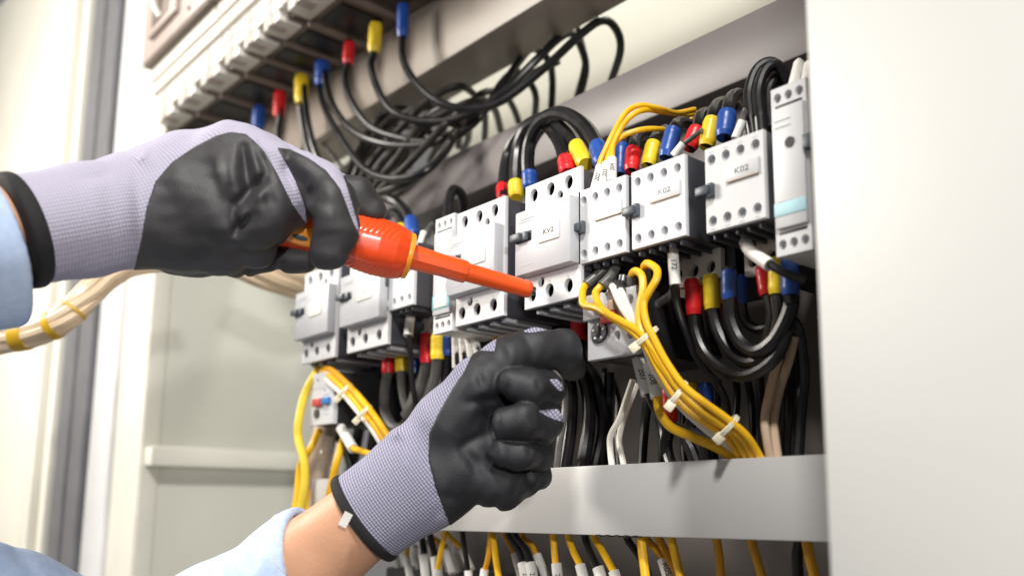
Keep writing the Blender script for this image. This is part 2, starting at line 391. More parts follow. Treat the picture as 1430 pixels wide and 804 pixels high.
# ------------------------------------------------------------------ cabinet
cab = empty('electrical_cabinet', (0, .5, 0), 'open cream painted steel electrical cabinet with grey cross rails and an open door at left', 'cabinet')
def loc(v): return Vector(v) - Vector((0,.5,0))
def cbox(name, x0,x1,y0,y1,z0,z1, m, bev=.0015, parent=None):
    return MB().box(x0,x1,y0-.5,y1-.5,z0,z1,bev).build(name, M[m], parent or cab)
XW = P(214.6,174,Y0).x-.012; XR = P(425,680,.432).x
_d=ray(203,600); Ypost = XW/_d.x*_d.y
YB = .74
cbox('back_panel', -1.05, .45, YB, YB+.003, .4, 2.3, 'cream', 0)
cbox('side_panel', XW-.003, XW, Ypost+.002, YB-.002, .4, 2.3, 'panel', 0)
# mounting plate between the beams
yb = .535
zbm = P(880,97,yb).z; zbl = P(880,177,yb).z
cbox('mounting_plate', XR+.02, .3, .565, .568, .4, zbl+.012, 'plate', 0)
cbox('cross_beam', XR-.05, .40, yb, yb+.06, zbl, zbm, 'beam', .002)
yu = .515
zu0 = P(560,121.5,yu).z; zu1 = P(560,66,yu).z
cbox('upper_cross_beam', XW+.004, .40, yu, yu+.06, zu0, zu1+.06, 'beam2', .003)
yr = .432
zr1 = P(841,649,yr).z; zr0 = P(841,747,yr).z
r_ = cbox('lower_cross_rail', XR, .35, yr, yr+.0025, zr0, zr1, 'rail', .0008)
MB().box(XR,.35,yr+.001-.5,yr+.035-.5,zr1-.0024,zr1-.0002,.0006).build('top_lip', M['rail'], r_)
MB().box(XR,.35,yr+.001-.5,yr+.035-.5,zr0+.0002,zr0+.0024,.0006).build('bottom_lip', M['rail'], r_)
# front side post, its flange and the seal
xL = P(166,600,Ypost).x
cbox('front_post', xL, XW+.0, Ypost-.004, Ypost+.0, .4, 2.3, 'cream', .0012)
cbox('post_return', XW-.004, XW+.003, Ypost-.004, Ypost+.02, .4, 2.3, 'cream', .001)
xs0 = P(128,600,Ypost-.01).x
s_ = cbox('sealing_strip', xs0, xL-.001, Ypost-.012, Ypost-.002, .4, 2.3, 'white', .003)
xs1 = P(78,600,Ypost-.02).x
for i in range(4):
    wx = (xs0-xs1)/4
    cbox('rubber_seal', xs1+wx*i, xs1+wx*(i+.8), Ypost-.018-.003*(i%2), Ypost-.004, .4, 2.3, 'seal', .003)
# open door, swung away to the left
a0 = Vector((xs1-.002, Ypost-.01, 0)); dr = Vector((-1,-.12,0)).normalized(); q = dr*.75
dm = MB(); 
mt = Matrix.Translation(a0-Vector((0,.5,0))) @ Matrix.Rotation(math.atan2(dr.y,dr.x),4,'Z')
dm.box(0,.75,-.002,.018,.4,2.3,.002,mtx=mt)
door = dm.build('door', M['cream'], cab)
MB().box(.02,.05,.018,.034,.45,2.2,.003,mtx=mt).build('door_edge_fold', M['cream'], door)
# handle bar on the side wall
hb = PXX(212,636,XW+.03); hz1 = PXX(212,622,XW+.026).z; hz0 = PXX(212,650,XW+.026).z
hy0 = hb.y
h_ = cbox('support_bar', XW+.022, XW+.027, hy0, YB-.03, hz0, hz1, 'cream', .002)
MB().box(XW+.0005,XW+.024,hy0-.5,hy0+.006-.5,hz0+.001,hz1-.001,.0015).build('end_bracket', M['cream'], h_)
# right-hand front panel (near the lens)
Yf = .318
xf = P(1142,400,Yf).x
cbox('front_panel', xf, xf+.6, Yf, Yf+.03, .4, 2.3, 'front', .0008)

# ------------------------------------------------------------------ upper breakers
Yk = Y0; Ykb = .515
zk = P(300,102,Yk).z          # underside level
xk = [P(px,py,Yk).x for px,py in ((214.6,174),(309,94),(393,22.5),(455,-30))]
wk = (xk[2]-xk[1])
x_start = xk[0]
klabels = ['ivory breaker block at the upper left end of the top row, above the glove knuckle', 'second ivory breaker block from the left, red and yellow sleeves under it',
 'third ivory breaker block from the left, blue sleeved cable pair under it', 'ivory breaker block at the top edge of the photo, yellow and blue sleeves under it', 'ivory breaker block mostly above the photo frame, rightmost of the top row']
edges = [x_start] ; 
w1 = xk[1]-xk[0]
edges = [xk[0], xk[1], xk[2], xk[2]+w1, xk[2]+2*w1, xk[2]+3*w1]
for i in range(5):
    x0, x1 = edges[i], edges[i+1]; w = x1-x0-.003
    t = empty('circuit_breaker', (x0, Yk, zk), klabels[i], 'circuit breaker', 'breaker blocks in the top row')
    MB().box(0,w,.014,Ykb-Yk-.002,.004,.17,.002).build('body', M['brkb'], t)
    # front lower step with three terminal bays
    MB().box(0,w,0,.014,.012,.045,.0015).build('terminal_strip', M['brk'], t)
    MB().box(0,w,-.006,.014,.045,.062,.0015).build('middle_strip', M['brk'], t)
    MB().box(.001,w-.001,-.010,.014,.062,.082,.0015).build('upper_strip', M['brk'], t)
    for k in range(3):
        xx = w*(k+.5)/3
        MB().box(xx-w*.12,xx+w*.12,.0015,.030,.0,.0125,.0015).build('terminal_foot', M['brk'], t)
        MB().box(xx-w*.035,xx+w*.035,-.0005,.02,-.001,.02,.001).build('terminal_tooth', M['brkg'], t)
        MB().box(xx-w*.10,xx+w*.10,.040,.092,.0015,.0045,.0004).build('underside_slot', M['black'], t)
        MB().box(xx-w*.155,xx-w*.135,.030,.105,-.004,.005,.0006).build('divider', M['brkb'], t)
        MB().cyl((xx,-.0062,.053),(0,1,0),.0035,.001,14).build('screw', M['grey'], t)
        MB().box(xx-w*.015,xx+w*.01,-.0008,.0003,.018,.04,.0002).build('bay_gap', M['brkg'], t)
    MB().box(0,w,-.0008,.0005,.028,.0292).build('seam', M['brkg'], t)
    cm = 'brkg' if i == 0 else 'brkl'
    cv = MB().box(.001,w-.001,-.022,-.002,.086,.19,.002).build('front_cover', M[cm], t)
    MB().box(.001,w-.001,-.020,.0,.082,.0865,.0008).build('cover_edge', M['brkb'], t)
    if i == 0:
        MB().box(.16*w,.60*w,-.030,-.021,.108,.185,.003).build('toggle_frame', M['brkg'], cv)
        MB().box(.24*w,.52*w,-.0305,-.0295,.116,.18,.0004).build('toggle_slot', M['brkb'], cv)
        MB().tube([(.38*w,-.030,.120),(.36*w,-.038,.14),(.38*w,-.038,.16),(.42*w,-.03,.18)],.004).build('toggle', M['brk'], cv)
        MB().cyl((.75*w,-.0225,.098),(0,1,0),.003,.003,16).build('screw', M['steel'], cv)
    else:
        MB().box(.25*w,.65*w,-.0228,-.0215,.112,.119,.0004).build('label_line', M['brkb'], cv)

cbox('upper_shade_block', edges[5]+.002, .40, Yk-.01, Yk+.11, zk+.004, zk+.5, 'brk', .002)  # out of view, added to cast shade on the cross beam
# ------------------------------------------------------------------ cables
rw = random.Random(3)
def wire(name, label, cat, pts, r, m, sleeves=(), group=None, seg=10, text=None):
    """pts = (px, py, Y) ; sleeves = list of (material, radius, pts)"""
    w3 = [P(p[0]+(rw.uniform(-.9,.9) if 0<i<len(pts)-1 else 0), p[1]+(rw.uniform(-.9,.9) if 0<i<len(pts)-1 else 0), p[2]) for i,p in enumerate(pts)]
    o0 = w3[0].copy()
    o = MB().tube([p-o0 for p in w3], r, seg=seg).build(name, M[m], None, loc=o0)
    tag(o, label, cat, group)
    for s in sleeves:
        sm, sr, sp = s[:3]; q3 = [P(*p)-o0 for p in sp]
        prof = [sr*.92, sr*1.03, sr, sr, sr*.98, sr*1.0, sr*.80] if sm in ('red','yel','blu') else [sr]*5
        if len(q3) == 2: q3 = [q3[0].lerp(q3[1], i/6) for i in range(7)]
        so = MB().tube(q3, prof, seg=14, n=5).build('sleeve', M[sm], o)
        if len(s) > 3:
            d = (q3[-1]-q3[0]).normalized(); c = (q3[0]+q3[-1])/2
            # lettering wrapped on the camera side of the sleeve
            out = (CAM-(o0+c)).normalized(); out = (out-d*out.dot(d)).normalized()
            X = d; Z = out; Yv = Z.cross(X)
            rot = Matrix((X,Yv,Z)).transposed().to_euler()
            text_obj(s[3], sr*1.35, M['ink'], so, c+out*(sr+.00005), rot=rot)
    return o
SL = 'insulated cable'
G1 = 'black cables looping from the top row of breakers'
# --- top row hanging cables
ys = .485
wire('power_cable','black cable under the rightmost blue sleeve, swinging low then up to the highest loop','cable',
 [(563,5,ys),(562,50,ys),(564,85,.482),(582,118,.48),(615,143,.485),(655,152,.50),(700,141,.52),(760,95,.545),(812,48,.565),(842,28,.58),(861,42,.60),(866,72,.62),(852,118,.65)],.0042,'cable',[('blu',.0066,[(563,8,ys),(562,53,ys)])],G1)
wire('power_cable','black cable from the yellow sleeve nearest the top edge, second highest loop','cable',
 [(525,30,ys),(522,72,ys),(519,95,.482),(530,132,.48),(552,158,.485),(595,169,.50),(645,163,.515),(695,135,.53),(745,88,.55),(778,57,.57),(797,47,.59),(812,68,.61),(818,98,.63),(808,140,.65)],.0042,'cable',[('yel',.0075,[(525,34,ys),(522,74,ys)])],G1)
wire('power_cable','black cable from the upper red sleeve, dipping under the yellow sleeved one','cable',
 [(488,55,ys),(486,88,ys),(482,110,.482),(490,140,.48),(515,175,.485),(555,193,.495),(605,197,.51),(655,177,.525),(695,130,.545),(725,85,.57),(745,69,.59),(764,82,.61),(772,108,.63),(770,155,.65)],.0042,'cable',[('red',.0068,[(488,60,ys),(486,90,ys)])],G1)
wire('power_cable','right cable of the pair leaving the wide blue sleeve over the glove','cable',
 [(453,100,ys),(456,121,ys),(466,148,.482),(488,180,.48),(525,199,.485),(575,204,.50),(635,191,.52),(675,155,.54),(700,118,.56),(720,101,.58),(738,113,.60),(748,135,.62),(746,170,.65)],.0040,'cable',[('blu',.0090,[(450,87,ys),(449,120,ys)])],G1)
wire('power_cable','left cable of the pair leaving the wide blue sleeve, lowest big black loop','cable',
 [(446,100,ys),(446,121,ys),(456,155,.478),(480,200,.472),(510,236,.470),(548,250,.474),(592,240,.485),(624,208,.51),(645,165,.53),(672,132,.55),(700,130,.59),(716,150,.62),(727,178,.65)],.0040,'cable',(),G1)
wire('power_cable','right black cable under the yellow sleeve beside the glove knuckle','cable',
 [(424,120,ys),(426,142,ys),(433,180,.482),(444,222,.485),(470,262,.50),(520,280,.53)],.0040,'cable',[('yel',.0088,[(421,107,ys),(421,145,ys)])],G1)
wire('power_cable','left black cable under the yellow sleeve beside the glove knuckle','cable',
 [(418,120,ys),(418,142,ys),(424,180,.488),(436,222,.492),(460,262,.51)],.0040,'cable',(),G1)
wire('power_cable','short black cable under the lower red sleeve above the glove','cable',
 [(391,135,ys),(391,160,ys),(389,190,.486),(395,225,.49)],.0040,'cable',[('red',.0080,[(391,129,ys),(389,164,ys)])],G1)
wire('power_cable','blue sleeved cable end almost hidden behind the glove knuckle','cable',
 [(361,150,ys),(360,180,ys),(358,215,ys)],.0040,'cable',[('blu',.0088,[(362,150,ys),(360,182,ys)])],G1)
wire('power_cable','thin dark wire slanting alone left of the coiled cables','cable',[(446,190,.53),(455,206,.53),(475,230,.535),(500,262,.54)],.0026,'cableb')
wire('power_cable','black wire dropping from the top edge behind the highest cable loop','cable',[(784,-8,.60),(796,12,.60),(806,40,.61),(816,75,.62),(815,100,.63),(805,135,.65)],.0030,'cable')
# coil of looping cables
G2='tangled cables coiled between the two beams'
coil = [
 [(497,262,.50),(520,225,.50),(560,180,.51),(600,140,.52),(640,121,.54),(662,133,.57),(676,160,.60),(677,195,.64)],
 [(508,266,.51),(545,215,.50),(590,175,.505),(640,150,.52),(672,140,.55),(690,152,.59),(700,185,.64)],
 [(482,256,.505),(500,210,.50),(530,165,.505),(556,152,.52),(578,162,.55),(588,190,.58),(570,235,.58)],
 [(492,258,.515),(520,200,.51),(556,165,.52),(590,150,.53),(612,158,.56),(618,185,.60),(600,225,.62)],
 [(518,268,.50),(548,230,.495),(575,190,.50),(600,160,.51),(628,150,.53),(650,160,.56),(655,190,.60),(645,215,.64)],
 [(530,266,.49),(565,235,.49),(598,200,.50),(625,170,.51),(650,150,.53),(668,155,.56)],
 [(478,250,.52),(492,225,.53),(520,195,.54),(560,178,.55),(600,185,.56),(618,210,.58),(590,240,.56),(540,262,.53)],
 [(475,240,.54),(505,220,.54),(545,205,.55),(590,205,.56),(625,190,.56),(650,170,.56),(690,145,.56),(735,110,.56),(780,85,.57)],
 [(500,272,.49),(530,268,.488),(570,255,.49),(605,230,.50),(630,195,.51),(648,165,.53)],
 [(488,262,.53),(505,235,.53),(528,200,.53),(546,170,.54),(530,190,.56),(515,230,.57),(510,262,.56)],
 [(515,275,.53),(540,262,.52),(568,232,.52),(583,200,.53),(600,175,.54),(640,160,.55)],
 [(545,258,.54),(562,225,.54),(580,190,.55),(610,172,.56),(640,178,.58),(640,205,.60)],
]
coilab = ['coiled cable whose arc rises just under the beam edge','coiled cable reaching farthest right towards the cross beam','leftmost small loop of the coiled cables',
 'coiled cable crossing the small left loop','coiled cable in the middle of the tangle','coiled cable with a bare end at the right of the tangle','flat oval loop at the bottom of the tangle',
 'long cable running from the tangle up to the right','lowest coiled cable sweeping behind the thumb','narrow doubled back loop inside the tangle','coiled cable passing under the big low loop','short coiled cable against the cross beam']
for pts, lb in zip(coil, coilab):
    wire('power_cable', lb, 'cable', pts, .0041, 'cableb', (), G2)
# --- behind the thumb, left of contactors
wire('power_cable','thick black cable arching behind the thumb tip','cable',[(505,300,.50),(520,283,.495),(540,277,.49),(560,288,.49),(572,305,.485),(577,330,.48)],.0055,'cable',[('blu',.0068,[(573,306,.485),(577,330,.48)])])
wire('power_cable','black cable with a yellow sleeve glimpsed above the screwdriver collar','cable',[(530,315,.50),(548,296,.495),(562,312,.49),(565,345,.485)],.0050,'cable',[('yel',.0060,[(560,316,.487),(566,340,.485)])])
wire('power_cable','small black cable hook above the slim teal labelled module','cable',[(624,315,.45),(626,285,.46),(634,265,.47),(645,272,.48),(648,300,.49)],.0045,'cable')
wire('control_wire','white sleeved wire end over the relay left of the slim module','wire',[(590,350,.44),(594,325,.45),(604,312,.46)],.0022,'cablegrey',[('sleeve',.0032,[(586,345,.44),(592,325,.448)])])
# --- loops above KV2
GK='thick cables arching over the KV2 contactor'
wire('power_cable','outermost thick black arch above the KV2 contactor, blue sleeves at both ends','cable',
 [(840,225,.43),(836,208,.435),(822,182,.44),(800,163,.445),(776,158,.45),(754,170,.455),(741,195,.46),(738,225,.46),(740,262,.46)],.0056,'cable',[('blu',.0066,[(834,203,.436),(841,230,.43)]),('blu',.0064,[(739,240,.46),(740,264,.46)])],GK)
wire('power_cable','thick black arch above the KV2 contactor ending in a yellow sleeve each side','cable',
 [(816,226,.435),(808,208,.44),(795,190,.45),(776,172,.46),(755,167,.465),(736,178,.47),(724,205,.47),(719,240,.465),(720,275,.46)],.0056,'cable',[('yel',.0068,[(805,204,.441),(818,230,.433)]),('yel',.0066,[(720,255,.463),(721,276,.46)])],GK)
wire('power_cable','innermost thick black arch above the KV2 contactor ending in a red sleeve','cable',
 [(792,240,.43),(788,220,.435),(780,198,.45),(764,176,.465),(744,172,.475),(722,190,.48),(710,218,.48),(704,250,.47),(703,278,.46)],.0056,'cable',[('red',.0066,[(790,222,.434),(793,242,.43)]),('red',.0060,[(702,260,.466),(703,280,.46)])],GK)
wire('power_cable','dark cable half hidden inside the arches above KV2','cable',
 [(833,228,.47),(815,190,.49),(785,172,.50),(755,180,.50),(738,215,.49),(735,260,.48)],.005,'cable',(),GK)
# --- tops of the right trio
GR='sleeved cables entering the tops of the right hand relays'
def topcab(sm, label, top, bot, tail, sr=.0056, r=.0045, y=.445):
    pts = [(bot[0],bot[1],y-.006),(top[0],top[1]+3,y)] + [(a,b,y+.014*(i+1)) for i,(a,b) in enumerate(tail)]
    wire('power_cable',label,'cable',pts,r,'cable',[(sm,sr,[(top[0],top[1],y),(bot[0],bot[1],y-.006)])],GR)
topcab('blu','dark blue sleeve behind the white marked yellow wires',(868,203),(866,245),[(872,192),(885,188)],y=.46)
topcab('red','red sleeve standing on the relay with the blank tag, left of a yellow one',(884.5,209),(881.5,240),[(887,196),(898,187),(915,186)])
topcab('yel','yellow sleeve leaning right of the red one, over the middle relay',(913,200),(905,232),[(918,190),(930,182)])
topcab('blu','blue sleeve leaning over the middle relay next to a small white sleeve',(941,181),(930,221),[(948,172),(962,175),(972,188)], .0058)
topcab('red','red sleeve half behind the thin grey wire, above the middle relay edge',(974,180),(962,208),[(980,163),(992,158),(1004,165)])
topcab('yel','bright yellow sleeve above the gap left of the rightmost relay',(995,167),(986,206),[(999,150),(1011,143),(1022,150)], .0056)
topcab('blu','blue sleeve above the rightmost relay with a black arch over it',(1016,158),(1011,193),[(1019,142),(1030,133),(1040,138),(1046,152)], .0062)
wire('control_wire','thin dark wire with a white end sleeve crossing in front of the red sleeve','wire',[(943,214,.425),(955,202,.428),(975,186,.43),(985,178,.45)],.0016,'cablegrey',[('sleeve',.0026,[(940,218,.425),(954,201,.428)])])
wire('control_wire','grey wire with a whitish sleeve on the left top corner of the rightmost relay','wire',[(1029,192,.428),(1036,172,.43),(1041,155,.44),(1052,140,.47)],.0022,'cablegrey',[('sleeve',.0028,[(1027,194,.427),(1037,170,.43)])])
for lb, pts in (('left glossy black loop beside the blue striped module',[(1052,190,.44),(1048,165,.44),(1045,130,.445),(1055,100,.45),(1070,88,.455),(1085,90,.46),(1094,108,.465),(1097,130,.47)]),
 ('middle glossy black loop beside the blue striped module',[(1064,188,.43),(1062,165,.43),(1058,130,.435),(1066,103,.44),(1080,92,.445),(1092,98,.45),(1099,120,.455),(1098,140,.46)]),
 ('inner glossy black loop beside the blue striped module',[(1078,182,.435),(1074,158,.44),(1073,130,.445),(1080,112,.45),(1090,112,.455),(1094,130,.46)])):
    wire('power_cable',lb,'cable',pts,.0034,'cable',[('cable',.0042,[pts[0],pts[1]])],'glossy black loops at the right')
wire('control_wire','white marker sleeve on top of the blue striped module, near its right corner','wire',[(1108,125,.42),(1112,105,.43),(1116,85,.44)],.0018,'wwire',[('sleeve',.0034,[(1108,122,.422),(1116,90,.437)])])
wire('control_wire','white marker sleeve right at the front panel edge above the modules','wire',[(1126,122,.42),(1128,105,.43),(1130,90,.44)],.0018,'wwire',[('sleeve',.0034,[(1126,118,.422),(1130,92,.437)])])
GY='yellow wires with white marker sleeves over the blank tag relay'
wire('control_wire','yellow wire with the leftmost white sleeve on the blank tag relay','wire',[(832,262,.412),(838,230,.416),(846,208,.42),(858,184,.425),(873,158,.43),(893,148,.435),(920,151,.45),(945,157,.47),(970,153,.49)],.0019,'ywire',[('sleeve',.0030,[(829,268,.411),(838,232,.416)],'202')],GY)
wire('control_wire','yellow wire with the middle white sleeve on the blank tag relay','wire',[(843,255,.412),(846,228,.416),(855,203,.42),(868,177,.425),(885,160,.43),(902,153,.44),(925,156,.46),(955,160,.48),(980,158,.50)],.0019,'ywire',[('sleeve',.0030,[(841,261,.411),(847,228,.416)],'203')],GY)
wire('control_wire','yellow wire with the rightmost white sleeve on the blank tag relay','wire',[(856,248,.412),(855,221,.416),(856,205,.42),(864,194,.425),(880,186,.43),(903,180,.44),(930,181,.46),(945,190,.48)],.0019,'ywire',[('sleeve',.0032,[(855,254,.411),(855,222,.416)],'204')],GY)
wire('control_wire','thin dark yellow wire in the gap under the cross beam','wire',[(955,178,.50),(975,160,.50),(1000,150,.51),(1030,140,.52)],.0020,'ywire2')

# --- lower right group
GL='sleeved cables hanging under the right hand relays'
def low(sm, label, s0, s1, tail, sr=.0058, r=.0045, m='cable', y=.435, ytail=None):
    ytail = ytail or [y]*len(tail)
    pts = [(s0[0],s0[1],y),(s1[0],s1[1]-3,y)] + [(a,b,yy) for (a,b),yy in zip(tail,ytail)]
    wire('power_cable',label,'cable',pts,r,m,[(sm,sr,[(s1[0],s1[1],y),(s0[0],s0[1],y)])],GL)
low('red','front red sleeve under the middle relay with the outer black loop',(966,390),(969,440),[(972,465),(985,495),(1010,517),(1040,524),(1068,512),(1088,490),(1100,460)],.0050,.0040,'cable',.435)
low('red','second red sleeve tucked behind the front one',(980,385),(984,428),[(988,455),(994,480),(1002,500)],.0040,.0034,'cable',.450)
low('yel','front yellow sleeve beside the blue sleeve, black loop below',(992,384),(995,432),[(1002,458),(1016,485),(1038,503),(1058,504),(1076,488),(1088,455),(1086,415)],.0052,.0042,'cable',.437)
low('yel','thin yellow sleeve edge behind the front yellow one',(1006,390),(1008,425),[(1012,450),(1022,475)],.0040,.0034,'cable',.452)
low('blu','front blue sleeve whose glossy cable loops up to the far blue sleeve',(1018,374),(1019,419),[(1021,448),(1034,477),(1056,490),(1080,477),(1096,450),(1104,425),(1105,405)],.0050,.0046,'cable',.432)
low('blu','second blue sleeve behind the front blue one',(1036,384),(1035,425),[(1040,445),(1054,458),(1072,458),(1090,450)],.0042,.0034,'cable',.452)
low('red','red sleeve under the rightmost relay, half behind a yellow one',(1064,372),(1071,412),[(1077,440),(1074,465),(1066,495)],.0046,.0032,'cableb',.440)
low('yel','yellow sleeve right of the red one below the rightmost relay',(1083,360),(1084,411),[(1087,435),(1084,460),(1076,480)],.0046,.0032,'cableb',.434)
low('blu','rightmost dark blue sleeve against the blue striped module',(1102,360),(1104,412),[(1106,425)],.0052,.0040,'cable',.430)
wire('control_wire','grey sleeved wire curving from the middle relay underside towards the yellow bundle','wire',[(940,345,.43),(942,392,.425),(938,410,.425),(922,422,.43),(905,433,.43),(897,450,.44)],.0030,'cablegrey')
wire('control_wire','black wire below the white sleeve numbered 172, falling to the right','wire',[(940,340,.42),(943,390,.42),(945,420,.425),(955,455,.43),(975,500,.44),(1000,535,.45),(1013,560,.46),(1018,590,.47)],.0024,'cable',[('sleeve',.0036,[(939,345,.42),(943,398,.42)],'172')])
wire('control_wire','black wire with a slanting white sleeve in front of the red and yellow sleeves','wire',[(1040,335,.425),(1052,352,.42),(1076,370,.415),(1095,380,.415),(1125,392,.42)],.0024,'cable',[('sleeve',.0038,[(1038,332,.427),(1048,350,.42),(1075,370,.415)])])
wire('control_wire','left beige wire dropping behind the rail at the right','wire',[(1096,468,.46),(1085,505,.46),(1075,545,.46),(1069,585,.455),(1072,615,.45),(1077,645,.45)],.0028,'beige')
wire('control_wire','right beige wire dropping behind the rail at the right','wire',[(1110,470,.47),(1102,505,.47),(1088,545,.47),(1081,585,.46),(1083,615,.455),(1087,645,.45)],.0028,'beige')
GV='black cables falling behind the rail at the right'
for lb, pts, r in (('rightmost black cable bending down beside the front panel',[(1090,448,.47),(1108,452,.47),(1118,480,.475),(1121,530,.48),(1117,580,.475),(1113,645,.47)],.0040),
 ('black cable left of the rightmost bend',[(1085,460,.49),(1101,475,.49),(1107,530,.49),(1104,590,.48),(1102,645,.48)],.0036),
 ('black cable straight behind the beige wires',[(1060,505,.49),(1062,550,.49),(1064,600,.49),(1068,645,.48)],.0030),
 ('black cable between the beige wires and the rightmost bend',[(1098,500,.50),(1096,560,.50),(1096,600,.50),(1098,645,.49)],.0030)):
    wire('power_cable',lb,'cable',pts,r,'cable',(),GV)
wire('control_wire','left white wire of the pair falling behind the rail','wire',[(884,530,.45),(876,555,.45),(866,585,.45),(853,608,.45),(852,630,.45),(856,660,.45)],.0022,'wwire')
wire('control_wire','right white wire of the pair falling behind the rail','wire',[(890,535,.46),(880,560,.46),(870,590,.46),(865,615,.46),(869,640,.455),(874,660,.455)],.0022,'wwire')
GM='thick black cables behind the rail under the KV2 contactor'
for i,(lb, pts, r) in enumerate((('thick black cable nearest the gloved fingers, upright behind the rail',[(770,480,.47),(790,515,.47),(798,560,.47),(794,610,.465),(786,665,.46)],.0055),
 ('thick black cable second from the gloved fingers',[(785,480,.48),(808,515,.48),(820,555,.48),(822,600,.475),(812,665,.46)],.0055),
 ('thick black cable third from the gloved fingers',[(800,490,.49),(828,525,.49),(838,560,.49),(842,600,.485),(830,665,.47)],.0050),
 ('grey brown cable between the thick black ones',[(772,510,.455),(786,530,.455),(790,570,.455),(782,620,.45),(776,665,.45)],.0026),
 ('black cable left of the white wire pair',[(850,520,.50),(850,560,.50),(846,610,.49),(840,660,.48)],.0045))):
    wire('power_cable',lb,'cable',pts,r,'cablegrey' if i==3 else 'cable',(),GM)
GN='sleeved cables half hidden behind the yellow bundle'
for sm,lb,s0,s1,tail in (('red','red sleeve behind the yellow bundle, above the single yellow wire',(933,540),(936,590),[(930,620),(938,655)]),
 ('yel','yellow sleeve with black cable behind the tied yellow bundle',(965,535),(968,583),[(958,610),(965,630),(975,655)]),
 ('blu','blue sleeve peeking right of the tied yellow bundle',(985,535),(987,572),[(985,605),(986,655)])):
    y=.475; wire('power_cable',lb,'cable',[(s0[0],s0[1],y),(s1[0],s1[1]-3,y)]+[(a,b,y) for a,b in tail],.0044,'cable',[(sm,.0054,[(s1[0],s1[1],y),(s0[0],s0[1],y)])],GN)
GB='black cables seen against the mounting plate above the rail'
for lb,pts in (('black cable right of the white wire pair above the rail',[(905,560,.50),(900,600,.50),(896,655,.49)]),
 ('black cable with a soft bend left of the red sleeve',[(915,560,.48),(925,600,.48),(930,630,.475),(940,660,.47)])):
    wire('power_cable',lb,'cable',pts,.0036,'cable',(),GB)
wire('control_wire','black wire under the left hanging white sleeve below the dial relay','wire',[(893,500,.425),(905,548,.425),(915,572,.43),(935,592,.435),(975,605,.44),(1010,625,.445),(1035,648,.45)],.0026,'cable',[('sleeve',.0042,[(891,500,.425),(904,551,.425)],'207')])
wire('control_wire','single yellow wire under the right hanging white sleeve, running to the rail','wire',[(908,505,.42),(917,552,.42),(920,572,.422),(935,595,.425),(965,610,.43),(1000,624,.437),(1034,645,.445)],.0030,'ywire',[('sleeve',.0040,[(906,508,.42),(917,555,.42)],'208')])
# yellow bundle
GW='yellow wires tied into the bundle below the dial relay'
wire('control_wire','leftmost yellow wire of the tied bundle, looping out at the left','wire',[(846,370,.42),(836,385,.415),(818,398,.408),(813,412,.402),(815,426,.400),(835,431,.398),(865,450,.397),(890,468,.397),(905,490,.398),(925,525,.402),(950,560,.41),(985,590,.42),(1015,610,.43),(1034,640,.44)],.0024,'ywire',[('cablegrey',.0034,[(852,368,.42),(836,383,.415),(819,397,.408)])],GW)
wire('control_wire','second yellow wire of the tied bundle, bending below the blank tag relay','wire',[(862,368,.42),(855,385,.412),(838,400,.405),(832,412,.401),(842,432,.398),(868,448,.396),(893,464,.396),(912,486,.397),(932,520,.401),(957,553,.409),(990,581,.418),(1022,603,.428),(1045,642,.44)],.0024,'ywire',[('cablegrey',.0034,[(862,368,.42),(854,385,.412),(840,399,.405)])],GW)
wire('control_wire','yellow wire of the tied bundle hooked over at the short right loop','wire',[(884,392,.412),(883,382,.408),(888,378,.404),(896,385,.402),(898,405,.400),(893,430,.398),(893,455,.397),(905,478,.397),(920,505,.399),(945,540,.405),(975,568,.413),(1008,590,.422),(1035,610,.43),(1055,642,.44)],.0024,'ywire',[('cablegrey',.0038,[(884,405,.414),(883,385,.409)])],GW)
wire('control_wire','yellow wire of the tied bundle hooked over at the tall right loop','wire',[(902,385,.412),(899,373,.408),(905,368,.404),(916,376,.402),(917,390,.400),(907,408,.398),(898,425,.397),(902,450,.396),(912,470,.396),(930,505,.399),(953,537,.405),(983,562,.413),(1015,585,.422),(1042,608,.43),(1064,642,.44)],.0024,'ywire',[('cablegrey',.0038,[(903,400,.414),(900,375,.409)])],GW)
wire('control_wire','back yellow wire filling the middle of the tied bundle','wire',[(894,440,.402),(899,465,.402),(917,500,.405),(942,538,.41),(975,570,.418),(1010,595,.428),(1038,618,.436),(1050,642,.445)],.0030,'ywire2',(),GW)
wire('control_wire','left white wire joining the tied yellow bundle over the dial relay','wire',[(852,398,.41),(857,402,.404),(866,425,.401),(882,448,.400),(897,474,.403),(915,515,.408),(945,560,.416),(985,598,.428),(1020,625,.44),(1035,645,.45)],.0024,'wwire',[('steel',.0034,[(848,392,.412),(854,400,.405)])])
wire('control_wire','right white wire joining the tied yellow bundle over the dial relay','wire',[(864,402,.41),(868,408,.404),(876,428,.401),(888,450,.400),(900,472,.403),(922,515,.41),(955,562,.418),(1000,602,.43),(1040,645,.45)],.0024,'wwire',[('steel',.0034,[(866,397,.412),(867,406,.405)])])
def tie(px,py,Y,ang,rx,label, headd=(-1,1)):
    # strap loop round the bundle, head at one side
    c = P(px,py,Y); k=(c-CAM).length/F
    ux = RT*math.cos(ang)+UP*math.sin(ang)
    t = empty('cable_tie',c,label,'cable tie','pale nylon cable ties')
    pts=[ux*math.cos(a)*rx*k+FW*math.sin(a)*rx*k*.75 for a in [i*math.pi/10 for i in range(21)]]
    MB().tube(pts,.0011,seg=8,n=2,cap=False).build('strap',M['tie'],t)
    n = Vector(ux).cross(FW).normalized()
    MB().tube([p+n*.0014 for p in pts],.0011,seg=8,n=2,cap=False).build('strap',M['tie'],t)
    h = -ux*rx*k*1.05 - FW*rx*k*.35
    mt = Matrix.Translation(h) @ Matrix((ux, n, -FW)).transposed().to_4x4()
    MB().box(-.0032,.0032,-.0028,.0028,-.0022,.0022,.0008,mtx=mt).build('head',M['tie'],t)
    return t
